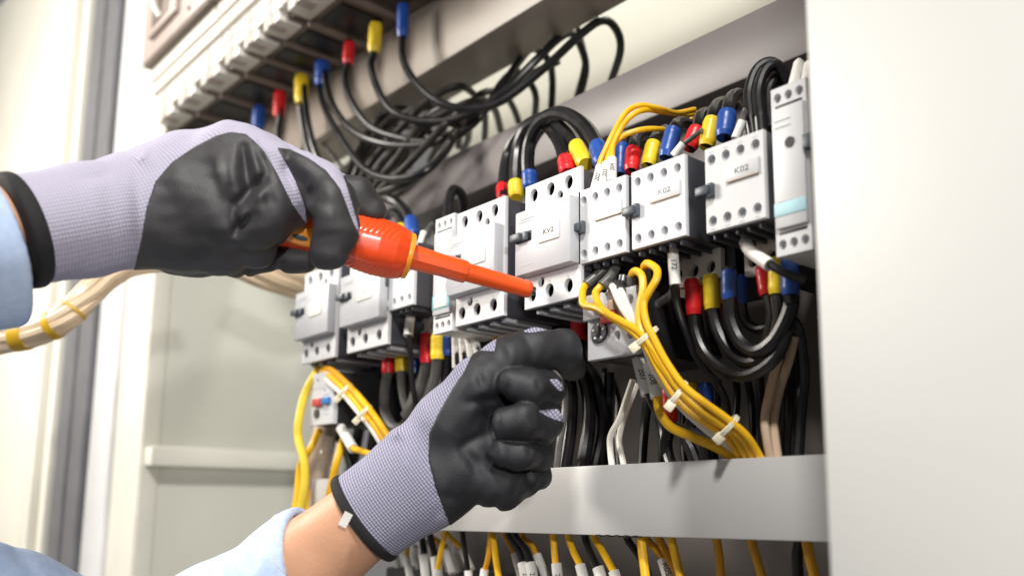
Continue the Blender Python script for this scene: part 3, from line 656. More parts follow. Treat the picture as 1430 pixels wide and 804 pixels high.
tie(902,472,.399,math.radians(38),20,'cable tie at the top of the yellow bundle beside the dial relay')
tie(947,550,.409,math.radians(52),19,'cable tie in the middle of the yellow bundle')
tie(1017,597,.426,math.radians(45),19,'cable tie lowest on the yellow bundle just above the rail')

# --- left lower group
GQ='sleeved cables under the left contactors'
for sm,lb,s0,s1,tail,y in (
 ('red','leftmost red sleeve under the left contactors, U shaped cable below',(542,488),(542,521),[(537,545),(538,575),(550,596),(565,592),(574,565),(585,540),(597,515)],.445),
 ('yel','yellow sleeve next to the leftmost red one',(560,486),(561,519),[(564,545),(570,572),(580,590)],.447),
 ('blu','blue sleeve between yellow and the second red one',(578,484),(579,522),[(578,550),(575,580)],.460),
 ('red','second red sleeve under the left contactors',(596,466),(596,507),[(590,530),(580,555),(566,580)],.440),
 ('yel','second yellow sleeve right of the second red one',(611,466),(611,502),[(606,530),(596,560),(590,585)],.438),
 ('blu','second blue sleeve beside the white marker sleeves',(626,468),(625,497),[(624,525),(618,560),(610,590)],.445)):
    wire('power_cable',lb,'cable',[(s0[0],s0[1],y),(s1[0],s1[1]-3,y)]+[(a,b,y+.004) for a,b in tail],.0048,'cablegrey' if sm!='blu' else 'cable',[(sm,.0062,[(s1[0],s1[1],y),(s0[0],s0[1],y)])],GQ)
for i,(x0,y0,x1,y1,lb) in enumerate(((636,470,637,514,'leftmost of four white marker sleeves above the lower glove cuff'),(645,468,648,512,'second of four white marker sleeves above the lower glove cuff'),(653,468,660,508,'third of four white marker sleeves above the lower glove cuff'),(661,466,669,500,'rightmost of four white marker sleeves above the lower glove cuff'))):
    wire('control_wire',lb,'wire',[(x0,y0,.44),(x1,y1,.44),(x1+1,y1+28,.445),(x1-4,y1+60,.45)],.0026,'cable',[('sleeve',.0034,[(x0,y0,.44),(x1,y1,.44)])],'white marker sleeves above the lower glove')
wire('control_wire','white sleeve hanging from the relay next to the slim module, dark wire below it','wire',[(573,432,.425),(571,469,.42),(573,500,.425),(577,540,.43),(585,580,.44)],.0024,'cable',[('sleeve',.0042,[(574,434,.425),(570,469,.42)])])
wire('control_wire','thin yellow wire just above the knuckle of the lower glove','wire',[(693,452,.45),(692,470,.45),(690,500,.45)],.0022,'ywire')
for sm,lb,x,y0,y1 in (('red','red sleeve rising behind the index finger of the lower glove',707,455,485),('yel','yellow sleeve behind the index finger of the lower glove',727,448,480),('red','dark red sleeve in the shade left of the dial relay',808,430,475)):
    wire('power_cable',lb,'cable',[(x,y0,.46),(x,y1,.46),(x+2,y1+30,.46)],.0048,'cable',[(sm,.0062,[(x,y1,.46),(x,y0,.46)])],'sleeves seen around the lower glove')
# far left yellow bundle
GF='yellow wires of the far left bundle'
for k,(dx,dy,mm) in enumerate(((0,0,'ywire'),(6,-4,'ywire'),(3,-8,'ywire2'),(-4,5,'wwire'))):
    wire('control_wire',['front yellow wire of the far left tied bundle','upper yellow wire of the far left tied bundle','rear yellow wire of the far left tied bundle','white wire along the underside of the far left tied bundle'][k],'wire',
     [(448+dx*.4,514+dy*.3,.42),(462+dx,526+dy,.41),(486+dx,548+dy,.405),(508+dx,574+dy,.405),(528+dx,600+dy,.41),(545+dx,630+dy,.42)],.0029 if k<3 else .0026,mm,(),GF)
tie(482,547,.404,math.radians(45),13,'upper cable tie on the far left yellow bundle')
tie(509,577,.404,math.radians(45),13,'lower cable tie on the far left yellow bundle')
wire('control_wire','lemon yellow wire bowing out against the cream side wall','wire',[(448,512,.42),(436,528,.41),(424,555,.405),(417,590,.40),(418,615,.40),(425,645,.40),(425,680,.40),(418,720,.40)],.0040,'lemon')
wire('control_wire','yellow wire crossing behind the lemon wire at the far left','wire',[(446,600,.43),(434,625,.42),(420,650,.42),(415,700,.42)],.0034,'ywire')
wire('control_wire','yellow wire right of the taped cable at the far left','wire',[(480,610,.43),(472,640,.42),(464,670,.42),(458,700,.42)],.0036,'ywire')
wire('control_wire','short white sleeved wire under the small overload relay turning yellow','wire',[(476,596,.42),(491,624,.415),(505,630,.415),(522,635,.42),(540,640,.43)],.0030,'ywire',[('sleeve',.0048,[(476,597,.42),(493,626,.415)])])
tcb = wire('taped_cable_bundle','thick clear wrapped cable bundle with yellow tape low at the far left','cable bundle',[(455,598,.45),(448,630,.44),(440,665,.44),(430,730,.44)],.0125,'clear',(),None,16)
o0 = P(455,598,.45)
MB().tube([P(438,660,.44)-o0,P(434,690,.44)-o0,P(428,730,.44)-o0],[.0145,.0165,.017],seg=16).build('yellow_tape',M['ywire'],tcb)
wire('power_cable','dark cable low at the far left between sleeve and tape','cable',[(470,600,.46),(488,640,.46),(500,680,.46)],.005,'cable')
wire('power_cable','dark cable behind the far left yellow bundle','cable',[(500,520,.48),(508,560,.48),(500,610,.48),(490,660,.48)],.006,'cable')
wire('power_cable','second dark cable behind the far left yellow bundle','cable',[(520,510,.49),(530,560,.49),(522,610,.49),(515,660,.49)],.006,'cable')

# --- wires below the rail
GU='wires hanging below the lower rail'
yb_=.455
def under(m, pts, label, sleeve=None, y=yb_, r=.0022, txt=None):
    p3=[(a,b,y) for a,b in pts]; p3=[(pts[0][0],pts[0][1]-14,y-.004)]+p3
    sl=()
    if sleeve:
        s0,s1=sleeve; p3.append((s1[0],s1[1],y)); sl=[('sleeve',r*1.55,[(s0[0],s0[1],y),(s1[0],s1[1],y)])+((txt,) if txt else ())]
    else: p3.append((2*pts[-1][0]-pts[-2][0]+0,pts[-1][1]+30,y))
    wire('control_wire',label,'wire',p3,r,m,sl,GU)
under('cable',[(590,750),(592,776)],'black wire under the rail right beside the glove cuff',((592,774),(598,830)),.47,.003)
under('cable',[(600,750),(608,779)],'black wire under the rail second from the glove cuff',((608,777),(614,830)),.465,.003)
under('ywire',[(621,743),(616,770),(611,795)],'yellow wire under the rail leaning left over the black pair',((611,794),(606,830)))
under('ywire2',[(598,745),(614,757),(622,770)],'dim yellow wire slanting behind the black pair under the rail',((622,768),(632,800)),.48)
under('ywire',[(623,744),(636,756),(647,769)],'yellow wire under the rail slanting right to a white sleeve',((646,767),(658,795)),.47)
under('cable',[(645,743),(650,770),(654,798)],'black wire hanging straight under the rail left of the yellow pair',((654,796),(656,830)))
under('ywire2',[(569,760),(568,778)],'dim yellow wire under the rail below the glove cuff',((567,775),(575,820)),.48)
under('ywire2',[(685,755),(681,778),(677,796)],'yellow wire leaning left behind the straight yellow one under the rail',((677,794),(672,830)))
under('ywire',[(687,743),(691,770),(697,804)],'long yellow wire hanging straight under the rail in the glove shadow',None,yb_,.0026)
under('ywire2',[(704,746),(712,760),(719,774)],'dim yellow wire left of the twin black wires under the rail',((719,772),(728,805)),.475)
under('cable',[(710,746),(722,765),(731,787)],'left one of the twin black wires under the rail',((730,785),(738,825)),yb_,.0027,'21')
under('cable',[(719,747),(733,765),(741,787)],'right one of the twin black wires under the rail',((740,785),(748,825)),yb_,.0027,'22')
under('ywire2',[(730,748),(742,760),(750,777)],'amber wire right of the twin black wires under the rail',((750,774),(764,810)),.465)
under('ywire',[(771.6,748),(774,768),(777,788)],'yellow wire alone under the rail below the shadow edge',((777,786),(781,825)),yb_,.0025,'24')
under('ywire',[(793,748),(801,768),(811,790)],'yellow wire left of the bent black one under the rail',((810,788),(820,825)),yb_,.0025)
under('cable',[(817,749),(824,770),(836,795)],'black wire between two yellow wires under the rail',((835,792),(846,825)),yb_,.0027)
under('ywire',[(829,749),(842,770),(858,800)],'yellow wire right of the bent black one under the rail',((857,797),(868,830)),yb_,.0025)
under('cable',[(876,751),(884,764),(894,777),(903,796)],'black wire bending behind a yellow wire under the middle of the rail',None,.46,.0026)
under('ywire',[(896,752),(898,775),(901.5,804)],'thick yellow wire upright in front of the bending black wire',None,.445,.0030)
under('ywire2',[(903,752),(916,766),(927,782)],'amber wire with a printed white sleeve under the rail',((926,780),(937,812)),.465,.0028,'R05')
under('ywire2',[(920,752),(932,775),(947,800)],'amber wire slanting towards the printed white sleeve',None,.46,.0028)
under('ywire',[(938,752),(943,778),(951,804)],'yellow wire right of the printed white sleeve under the rail',None,.45,.0028)
under('ywire2',[(1001,752),(1004,778),(1007,804)],'lone yellow wire under the rail in the wide gap, left one',None,.455,.0027)
under('ywire2',[(1049,753),(1055,775),(1064,804)],'lone yellow wire under the rail in the wide gap, leaning right',None,.455,.0027)
under('cable',[(1115,755),(1114,778),(1114,804)],'thick black wire under the rail near the front panel',None,.455,.0034)
under('ywire2',[(1127,755),(1131,778),(1137,804)],'yellow wire under the rail against the front panel',None,.45,.0030)
for i in range(7):
    x = 552+i*14
    under('wwire',[(x,770+3*(i%3)),(x+4,790)],['white wire end lowest at the left under the glove cuff','white wire end second under the glove cuff','white wire end third under the glove cuff','white wire end fourth under the glove cuff','white wire end fifth under the glove cuff','white wire end sixth under the glove cuff','white wire end seventh under the glove cuff'][i],None,.50,.003)
tbm = empty('terminal_block',P(560,800,.50),'dark terminal block under the white wire ends at the bottom edge','terminal block')
a_=P(540,800,.50); b_=P(700,800,.50)
MB().box(-.02,b_.x-a_.x,-.005,.05,-.06,.0,.002).build('body',M['black'],tbm); tbm.location=P(560,792,.50)

for k_,(x_,y_) in enumerate(((640,560),(665,570),(848,545),(862,560),(923,570),(955,575),(1000,560),(1030,545),(1050,560),(1090,520))):
    wire('power_cable','thin black cable in the dark behind the wires above the lower rail','cable',[(x_+random.uniform(-8,8),y_-30,.52),(x_,y_,.52),(x_+random.uniform(-6,6),y_+50,.515),(x_+random.uniform(-8,8),y_+110,.50)],random.choice((.0026,.0032,.0038)),'cable',(),'thin black cables in the dark above the lower rail')
for k_ in range(5):
    x_=836+k_*13; a_n=P(x_,751,.434)-Vector((0,.5,0)); MB().box(a_n.x,a_n.x+.0035,a_n.y-.0025,a_n.y+.003,zr0-.0008,zr0+.0006).build('edge_slot',M['black'],r_)
# ------------------------------------------------------------------ beige bundle at left and behind the glove
def Dp(px,py,d): return D(px,py,d)
def bundle(pts, r, label, bands):
    w=[Dp(*p) for p in pts]; c0=w[0].copy()
    t=empty('wrapped_cable_bundle',c0,label,'cable bundle')
    path=catmull([p-c0 for p in w],10)
    m=MB()
    L=len(path)
    for k in range(7):
        a=k*2*math.pi/7
        pp=[]
        for i,p in enumerate(path):
            T=(path[min(i+1,L-1)]-path[max(i-1,0)]).normalized(); N=T.cross(Vector((0,0,1))).normalized(); B=T.cross(N)
            aa=a+i*.02
            pp.append(p+(N*math.cos(aa)+B*math.sin(aa))*r*.62)
        m.tube(pp,r*.42,seg=8,smooth=False)
    m.build('wires',M['wrap'],t)
    for (i0,i1) in bands:
        MB().tube(path[i0:i1+1],r*1.08,seg=20,smooth=False).build('tape_band',M['tape'],t)
    return t
bundle([(-30,482,.80),(10,473,.80),(45,466,.80),(85,448,.80),(115,420,.81),(145,390,.83),(180,370,.85),(230,362,.86)],.0125,'cream wrapped cable bundle with ochre tape rising from the left edge to the upper glove',[(13,18),(26,28),(35,36)])
bundle([(300,350,.96),(335,366,.97),(370,382,.98),(400,392,1.0),(430,398,1.05),(460,400,1.1)],.018,'tan wrapped cable bundle seen just under the upper glove',[])

# ------------------------------------------------------------------ screwdriver
sd = empty('screwdriver', D(742,405,.600), 'orange insulated screwdriver held by the upper glove, tip in the KV2 terminal', 'screwdriver')
o_ = sd.location.copy()
pT = D(741,405,.602)-o_; pC = D(570,357,.575)-o_; pB = pC+(pC-pT)*1.12
def k_(px,d): return px*d/F
# shaft
ax=(pC-pT)
MB().lathe(pT,pC,[(0,.0026),(.0,.0050),(.012,.0058),(.03,.0060),(.52,.0064),(.545,.0064)],32).build('shaft',M['shaft'],sd)
MB().lathe(pT,pC,[(.535,.0072),(.545,.0078),(.60,.0080),(.74,.0077),(1.03,.0088)],10).build('shaft_sleeve',M['shaft'],sd,angle=15)
MB().lathe(pT,pC,[(-.035,.0030),(.01,.0032)],12).build('tip',M['steel'],sd)
MB().lathe(pT,pC,[(.975,.0128),(.985,.0152),(1.005,.0156),(1.02,.0152)],40).build('collar',M['amber'],sd)
gr=MB()
prof=[(0.005,.0142),(.03,.0158),(.10,.0178),(.22,.0186),(.34,.0176),(.46,.0156),(.58,.0146),(.72,.0152),(.86,.0166),(.96,.0160),(1.0,.011),(1.01,.004)]
pr2=[]
for i in range(len(prof)-1):
    for q in range(5):
        t=q/5; pr2.append((prof[i][0]*(1-t)+prof[i+1][0]*t, prof[i][1]*(1-t)+prof[i+1][1]*t))
pr2.append(prof[-1])
# hex-softened grip with diagonal ribs
a=pC; ax2=pB-pC; N=ax2.normalized().cross(FW).normalized(); B=ax2.normalized().cross(N); rings=[]
seg=96; NL=220
for i in range(NL+1):
    t=i/NL; r0=float(np.interp(t,[p[0] for p in pr2],[p[1] for p in pr2])); ring=[]
    for k in range(seg):
        th=2*math.pi*k/seg
        r=r0*(1+.025*math.cos(6*th))
        ribz=max(0,math.sin(3*th+.6))          # rib zones between flats
        if .06<t<.62: r-= .0007*(ribz**.5 if ribz>0 else 0)*(.5+.5*math.sin(t*170+th*16))*min(1,(t-.06)*12)
        ring.append(gr.bm.verts.new(a+ax2*t+(N*math.cos(th)+B*math.sin(th))*r))
    rings.append(ring)
for i in range(NL):
    for k in range(seg): gr.bm.faces.new((rings[i][k],rings[i][(k+1)%seg],rings[i+1][(k+1)%seg],rings[i+1][k]))
gr.bm.faces.new(rings[0][::-1]); gr.bm.faces.new(rings[-1])
gr.build('grip',M['orange'],sd,angle=60)
# amber inlay with grey oval on the grip's camera side
wI = D(411,346,.535)-o_
tI=(wI-pC).dot(ax2)/ax2.length_squared; cI=pC+ax2*tI
outv=((CAM-o_)-cI).normalized(); outv=(outv-ax2.normalized()*outv.dot(ax2.normalized())); outv=(outv-UP*.55).normalized()
def oval(l,wd,hh,name,mm,par):
    X=ax2.normalized(); Z=outv; Yv=Z.cross(X)
    b=bmesh.new(); bmesh.ops.create_uvsphere(b,u_segments=28,v_segments=14,radius=1)
    mt=Matrix.Translation(cI+outv*.0128) @ Matrix((X,Yv,Z)).transposed().to_4x4() @ Matrix.Diagonal((l,wd,hh,1))
    m=MB(); m._add(b,mt); return m.build(name,mm,par)
oi=oval(.017,.0075,.0042,'inlay',M['amber'],sd)
oval(.009,.0038,.0048,'inlay_mark',M['lever'],oi)

# ------------------------------------------------------------------ gloves from signed distance fields
def S2(px,py,d):
    d=d*KD; return np.array(((px-CX)*d/F,(CY-py)*d/F,d),dtype=np.float32)
def smin(a,b,k):
    h=np.clip(.5+.5*(b-a)/k,0,1); return b*(1-h)+a*h-k*h*(1-h)
class Field:
    def __init__(s, lo, hi, res):
        s.lo=np.array(lo,np.float32); s.res=res
        n=np.ceil((np.array(hi)-s.lo)/res).astype(int)+1
        s.ax=[s.lo[i]+np.arange(n[i],dtype=np.float32)*res for i in range(3)]
        s.X=s.ax[0][:,None,None]; s.Y=s.ax[1][None,:,None]; s.Z=s.ax[2][None,None,:]
        s.n=n; s.S=np.full(tuple(n),.05,np.float32)
        s.PX=(s.X/s.Z*F+CX)+0*s.Y; s.PY=(CY-s.Y/s.Z*F)+0*s.X
    def cap(s,a,b,ra,rb,k=.006,flat=1.0):
        """a,b = (px,py,depth), radii in pixels at that depth"""
        A_=S2(*a); B_=S2(*b); ra=ra*a[2]*KD/F; rb=rb*b[2]*KD/F; ba=B_-A_; L=float((ba**2).sum())+1e-9
        h=((s.X-A_[0])*ba[0]+(s.Y-A_[1])*ba[1]+(s.Z-A_[2])*ba[2])/L; h=np.clip(h,0,1)
        d=np.sqrt((s.X-A_[0]-h*ba[0])**2+(s.Y-A_[1]-h*ba[1])**2+((s.Z-A_[2]-h*ba[2])/flat)**2)-(ra+(rb-ra)*h)
        return d
    def add(s,a,b,ra,rb,k=.006,flat=1.0):
        s.S=smin(s.S,s.cap(a,b,ra,rb,k,flat),k)
    def chain(s,pts,k=.006,self_k=.004,flat=1.0):
        d=None
        for p,q in zip(pts[:-1],pts[1:]):
            e=s.cap(p[:3],q[:3],p[3],q[3],k,flat); d=e if d is None else smin(d,e,self_k)
        s.S=smin(s.S,d,k)
    def crease(s,x0,y0,x1,y1,amp,sig):
        dx,dy=x1-x0,y1-y0; L=dx*dx+dy*dy+1e-6
        h=np.clip(((s.PX-x0)*dx+(s.PY-y0)*dy)/L,0,1)
        d2=(s.PX-x0-h*dx)**2+(s.PY-y0-h*dy)**2
        s.S=s.S+amp*np.exp(-d2/(2*sig*sig))*(1-.5*np.abs(2*h-1)**2)
    def poly(s,pts):
        """signed distance (px) to polygon, negative inside"""
        PX,PY=s.PX,s.PY; d=np.full(s.S.shape,1e9,np.float32); inside=np.zeros(s.S.shape,bool)
        n=len(pts)
        for i in range(n):
            x0,y0=pts[i]; x1,y1=pts[(i+1)%n]; dx,dy=x1-x0,y1-y0; L=dx*dx+dy*dy
            h=np.clip(((PX-x0)*dx+(PY-y0)*dy)/L,0,1)
            d=np.minimum(d,(PX-x0-h*dx)**2+(PY-y0-h*dy)**2)
            c=((y0>PY)!=(y1>PY))&(PX<(x1-x0)*(PY-y0)/((y1-y0) if y1!=y0 else 1e-9)+x0)
            inside^=c
        d=np.sqrt(d); return np.where(inside,-d,d)
def surface_nets(S,lo,res):
    n=S.shape; neg=S<0
    corner=[(i,j,k) for i in (0,1) for j in (0,1) for k in (0,1)]
    def sl(c): return tuple(slice(o,n[i]-1+o) for i,o in enumerate(c))
    cnt=sum(neg[sl(c)].astype(np.int8) for c in corner); act=(cnt>0)&(cnt<8)
    idx=np.argwhere(act); vid=-np.ones(act.shape,np.int32); vid[act]=np.arange(len(idx))
    acc=np.zeros((len(idx),3)); num=np.zeros(len(idx))
    I,J,K=idx.T
    for a in range(8):
        for b in range(a+1,8):
            ca,cb=corner[a],corner[b]
            if sum(abs(x-y) for x,y in zip(ca,cb))!=1: continue
            va=S[I+ca[0],J+ca[1],K+ca[2]]; vb=S[I+cb[0],J+cb[1],K+cb[2]]
            m=(va<0)!=(vb<0); t=np.where(m,va/(va-vb+1e-12),0)
            p=np.array(ca)[None,:]+(np.array(cb)-np.array(ca))[None,:]*t[:,None]
            acc[m]+=p[m]; num[m]+=1
    V=(idx+acc/num[:,None])*res+lo
    faces=[]
    for ax in range(3):
        a=[slice(None)]*3; b=[slice(None)]*3; a[ax]=slice(0,-1); b[ax]=slice(1,None)
        ch=neg[tuple(a)]!=neg[tuple(b)]; e=np.argwhere(ch); u,v=(ax+1)%3,(ax+2)%3
        ok=(e[:,u]>0)&(e[:,v]>0)&(e[:,u]<n[u]-1)&(e[:,v]<n[v]-1); e=e[ok]
        first=neg[tuple(a)][tuple(e.T)]
        def g(du,dv):
            q=e.copy(); q[:,u]-=du; q[:,v]-=dv; return vid[tuple(q.T)]
        q=np.stack([g(0,0),g(1,0),g(1,1),g(0,1)],1)
        q[~first]=q[~first][:,::-1]; faces.append(q)
    return V,np.concatenate(faces)
MC=np.array([[RT.x,UP.x,FW.x],[RT.y,UP.y,FW.y],[RT.z,UP.z,FW.z]])
def sdf_object(S,fld,name,m,parent,frame=None,smooth_it=2):
    V,Fc=surface_nets(S,fld.lo,fld.res)
    # light smoothing
    for _ in range(smooth_it):
        acc=np.zeros_like(V); c=np.zeros(len(V))
        for i in range(4):
            np.add.at(acc,Fc[:,i],V[Fc[:,(i+1)%4]]); np.add.at(c,Fc[:,i],1)
        V=.5*V+.5*acc/np.maximum(c,1)[:,None]
    Wd=V@MC.T+np.array(CAM)
    base=Matrix.Identity(4) if frame is None else frame
    inv=np.array(base.inverted()); Lc=Wd@inv[:3,:3].T+inv[:3,3]
    me=bpy.data.meshes.new(name); me.from_pydata(Lc.tolist(),[],Fc.tolist()); me.validate(); me.update()
    for p in me.polygons: p.use_smooth=True
    me.materials.append(m)
    o=bpy.data.objects.new(name,me); link(o,parent)
    if parent is None or parent.get('label','').startswith('person'): o.matrix_world=base
    return o,base
def frame_of(a,b):
    """frame at a with local x pointing to b"""
    X=(b-a).normalized(); Z=(-FW-X*(-FW).dot(X)).normalized(); Yv=Z.cross(X)
    m=Matrix((X,Yv,Z)).transposed().to_4x4(); m.translation=a; return m
def noise3(fld,scale,amp,seed):
    r=np.random.RandomState(seed); o=0
    for i in range(5):
        k=r.normal(size=3); k=k/np.linalg.norm(k)*2*math.pi/scale*(1+.5*i/4)
        o=o+np.sin(fld.X*k[0]+fld.Y*k[1]+fld.Z*k[2]+r.uniform(0,6))
    return o*amp/3

def bounds(pxs,pys,ds,res):
    lo=[1e9]*3; hi=[-1e9]*3
    for x in pxs:
        for y in pys:
            for d in ds:
                p=S2(x,y,d)
                for i in range(3): lo[i]=min(lo[i],p[i]); hi[i]=max(hi[i],p[i])
    return Field(lo,hi,res)

#GLOVES_BEGIN
def region_from(fld, polys, holes=()):
    d=None
    for p in polys:
        e=fld.poly(p); d=e if d is None else np.minimum(d,e)
    for p in holes: d=np.maximum(d,-fld.poly(p))
    return d*fld.Z/F
def axis_coord(fld,a,b):
    A_=S2(*a); B_=S2(*b); n=(B_-A_)/np.linalg.norm(B_-A_)
    return (fld.X-A_[0])*n[0]+(fld.Y-A_[1])*n[1]+(fld.Z-A_[2])*n[2]
def smax(a,b,k): return -smin(-a,-b,k)
RES=.00095
# ---------- forearms (skin)
fa=bounds((20,620),(620,930),(.46,.64),.002)
fa.add((520,715,.556),(430,788,.558),56,64,.004,.85); fa.add((430,788,.558),(300,885,.57),64,76,.006,.85)
person,_=sdf_object(fa.S,fa,'person',M['skin'],None)
tag(person,'person in light blue shirt and lilac and black gloves, both arms reaching in','person')
fb=bounds((-230,130),(200,440),(.36,.56),.002)
fb.add((90,312,.497),(-160,335,.43),62,66,.004,.9)
up_arm,_=sdf_object(fb.S,fb,'forearm',M['skin'],person)
# ---------- lower glove
g=bounds((425,850),(440,830),(.495,.645),RES)
g.add((440,772,.552),(588,667,.552),66,71,.004,.74)
g.add((588,667,.552),(652,618,.560),72,80,.008,.60)
g.add((652,618,.560),(705,590,.577),76,60,.010,.50)
g.add((700,610,.575),(726,588,.588),58,48,.008,.55)
g.add((650,650,.552),(703,677,.553),46,33,.008,.9)
g.add((703,677,.556),(730,668,.566),32,27,.004,.9)
g.chain([(628,590,.552,48),(668,540,.550,38),(705,503,.552,30),(750,487,.560,27),(785,489,.574,25),(798,510,.590,20)],.009,.006)
for ch in ([(716,539,.538,23),(740,541,.540,24.5),(762,544,.556,24.5),(754,540,.590,24)],
           [(703,590,.532,23),(730,589,.534,24.5),(760,590,.551,25),(752,590,.590,24)],
           [(699,633,.533,20),(726,633,.537,21),(751,635,.554,21),(744,632,.590,21)],
           [(738,668,.560,17),(750,664,.568,17),(748,655,.590,17)]):
    g.chain(ch,.0012,.004)
g.S=g.S+noise3(g,.012,.00022,13)*np.clip((g.PX-600)/20,0,1)
g.S=g.S+noise3(g,.035,.0009,3)*np.clip((g.PX-590)/60,0,1)
for c in ((646,622,684,604,.0030,6),(648,628,668,660,.0026,6),(655,562,704,554,.0032,5),(676,560,690,600,.003,7),(680,600,690,650,.0028,7),
          (696,482,706,500,.0012,5),(735,470,742,488,.0010,5),(610,690,650,700,.0012,5),(668,520,676,545,.0014,4),(660,640,700,655,.0016,6),
          (720,690,732,676,.0030,5),(664,718,668,700,.0022,4),(692,712,694,696,.0020,4),
          (703,548,708,540,.0007,2.5),(742,580,748,592,.0006,3),(750,532,756,548,.0007,3),(738,625,742,640,.0006,3),
          (560,600,566,640,.0010,4),(548,609,556,603,-.0030,5),(708,530,706,546,.0005,2.5),(693,580,690,598,.0005,2.5),(690,616,688,630,.0004,2.5),(612,735,622,722,-.0018,6),(590,600,615,735,.0008,5)):
    g.crease(*c)
sh=axis_coord(g,(509,724,.5510),(588,667,.552))
# ring tilts slightly: near side towards the wrist
liner=smax(g.S,-sh,.0015)
ga=D(500,731,.5565); gb=D(588,667,.552); fr=frame_of(ga,gb)
glove,_=sdf_object(liner,g,'glove',M['knit'],person,fr)
tag(glove,'lower glove with ribbed lilac cuff and black coated palm and curled fingers')
reg=region_from(g,[[(662,488),(648,518),(631,543),(612,576),(599,603),(597,640),(607,680),(630,740),(700,820),(900,820),(900,430),(700,430),(690,490)]],
   [[(752,574),(795,569),(795,590),(772,584)],[(766,529),(778,529),(795,543),(780,545)],[(730,463),(740,452),(764,450),(766,460),(742,464)]])
coat_,_=sdf_object(smax(g.S-.0007,reg,.0008),g,'coating',M['nitrile'],glove,fr)
hem_,_=sdf_object(smax(g.S-.0016,np.abs(sh)-.0040,.004),g,'hem',M['hem'],glove,fr)
# care tag under the hem
tq=Matrix.Translation(D(487,716,.525)-ga)
MB().box(-.0026,.0026,-.0003,.0003,-.005,.004).build('care_label',M['sleeve'],glove)
cl=COL.objects[-1] if False else [o for o in bpy.data.objects if o.name.startswith('care_label')][-1]
cl.matrix_parent_inverse=Matrix.Identity(4)
cl.matrix_local=fr.inverted() @ Matrix.Translation(D(483,724,.522)) @ Matrix((RT,FW,UP)).transposed().to_4x4() @ Matrix.Rotation(math.radians(28),4,'Y')
del g,liner,reg
# ---------- upper glove
u=bounds((-40,570),(140,410),(.44,.60),RES)
u.add((-20,330,.462),(120,308,.500),78,77,.004,.9)
u.add((120,308,.500),(195,292,.522),77,76,.006,.85)
u.add((195,292,.522),(262,283,.530),76,92,.010,.72)
u.add((262,283,.530),(322,272,.535),94,98,.010,.55)
u.add((285,305,.522),(345,302,.517),66,50,.012,.8)
u.add((322,232,.522),(370,282,.514),50,42,.010,.8)
u.chain([(330,208,.528,40),(372,235,.524,40),(405,280,.524,29),(421,300,.530,15)],.006,.006)
u.chain([(345,203,.540,32),(400,228,.540,24),(448,252,.538,22),(476,290,.534,20)],.003,.006)
u.chain([(392,232,.532,28),(440,252,.520,32),(466,285,.512,31),(468,318,.509,28),(461,351,.510,25)],.0015,.006)
u.chain([(462,262,.566,26),(495,275,.566,25),(520,292,.566,19)],.0015,.006,.8)
u.chain([(250,345,.548,38),(330,358,.552,26),(425,360,.560,18)],.005,.006)
u.chain([(300,352,.530,32),(358,350,.530,26)],.004,.006)
u.S=u.S+noise3(u,.013,.00025,14)*np.clip((u.PX-200)/20,0,1)
u.S=u.S+noise3(u,.040,.0013,8)*np.clip((u.PX-200)/60,0,1)
for c in ((340,208,346,262,.0062,6),(366,252,332,286,.0062,6),(330,322,352,300,.0055,5),(325,288,330,324,.0042,6),(300,240,312,300,.0022,9),(358,205,372,240,.0026,5),(240,270,262,330,.0020,10),(372,262,380,290,.0030,7),
          (318,225,322,262,-.0028,9),(358,225,362,246,-.0024,7),(352,278,372,268,-.0026,6),(300,250,280,300,-.0020,18),(345,300,330,305,-.0020,6),
          (230,262,262,240,-.0016,14),(238,300,250,340,.0016,12),(290,330,330,350,.0022,9),(350,330,385,338,.0018,7),
          (428,268,444,274,.0042,8),(405,236,428,262,.0040,7),(438,300,432,325,.0024,5),(452,300,470,300,-.0012,7),(443,330,478,326,.0010,5),
          (195,215,205,222,-.0030,7),(190,230,196,350,.0012,6),(110,250,150,246,.0012,5),(150,240,160,380,.0008,9),(340,386,345,370,.0030,4),(385,386,392,372,.0020,4),
          (500,272,525,290,.0008,5)):
    u.crease(*c)
s2=axis_coord(u,(27,321,.475),(190,293,.520))
fr2=frame_of(D(24,322,.474),D(190,293,.520))
glove2,_=sdf_object(smax(u.S,-s2,.0015),u,'glove',M['knit2'],person,fr2)
tag(glove2,'upper glove with pale lilac back gripping the orange screwdriver')
reg=region_from(u,[[(216,254),(240,226),(270,206),(300,190),(322,184),(344,187),(368,208),(388,243),(408,283),(426,310),(434,330),(420,352),(438,368),(438,420),(170,420),(188,372),(196,335),(204,290)],
   [(386,206),(405,208),(432,221),(456,238),(476,264),(488,296),(497,318),(510,340),(510,420),(420,420),(422,345),(428,316),(424,282),(406,240)],
   [(478,244),(600,240),(600,335),(503,325),(490,280)]])
sdf_object(smax(u.S-.0007,reg,.0008),u,'coating',M['nitrile2'],glove2,fr2)
sdf_object(smax(u.S-.0020,np.abs(s2)-.0048,.004),u,'hem',M['hem'],glove2,fr2)
del u,reg
# ---------- shirt sleeves
v=bounds((-230,470),(660,1100),(.44,.68),.0018)
for (a_1,b_1,r1,r2) in (((425,783,.558),(330,872,.568),74,90),((330,872,.568),(170,940,.570),90,98),((170,940,.570),(5,852,.560),98,84),((5,852,.560),(-160,800,.53),84,90)):
    v.add(a_1,b_1,r1,r2,.012,.9)
v.S=v.S+noise3(v,.07,.0024,5)
for c in ((300,790,330,850,.003,8),(370,760,350,830,-.002,9),(250,830,300,860,.003,9),(20,770,60,820,.003,8),(385,735,400,790,.0015,6)): v.crease(*c)
sv=axis_coord(v,(438,776,.5575),(352,846,.566))
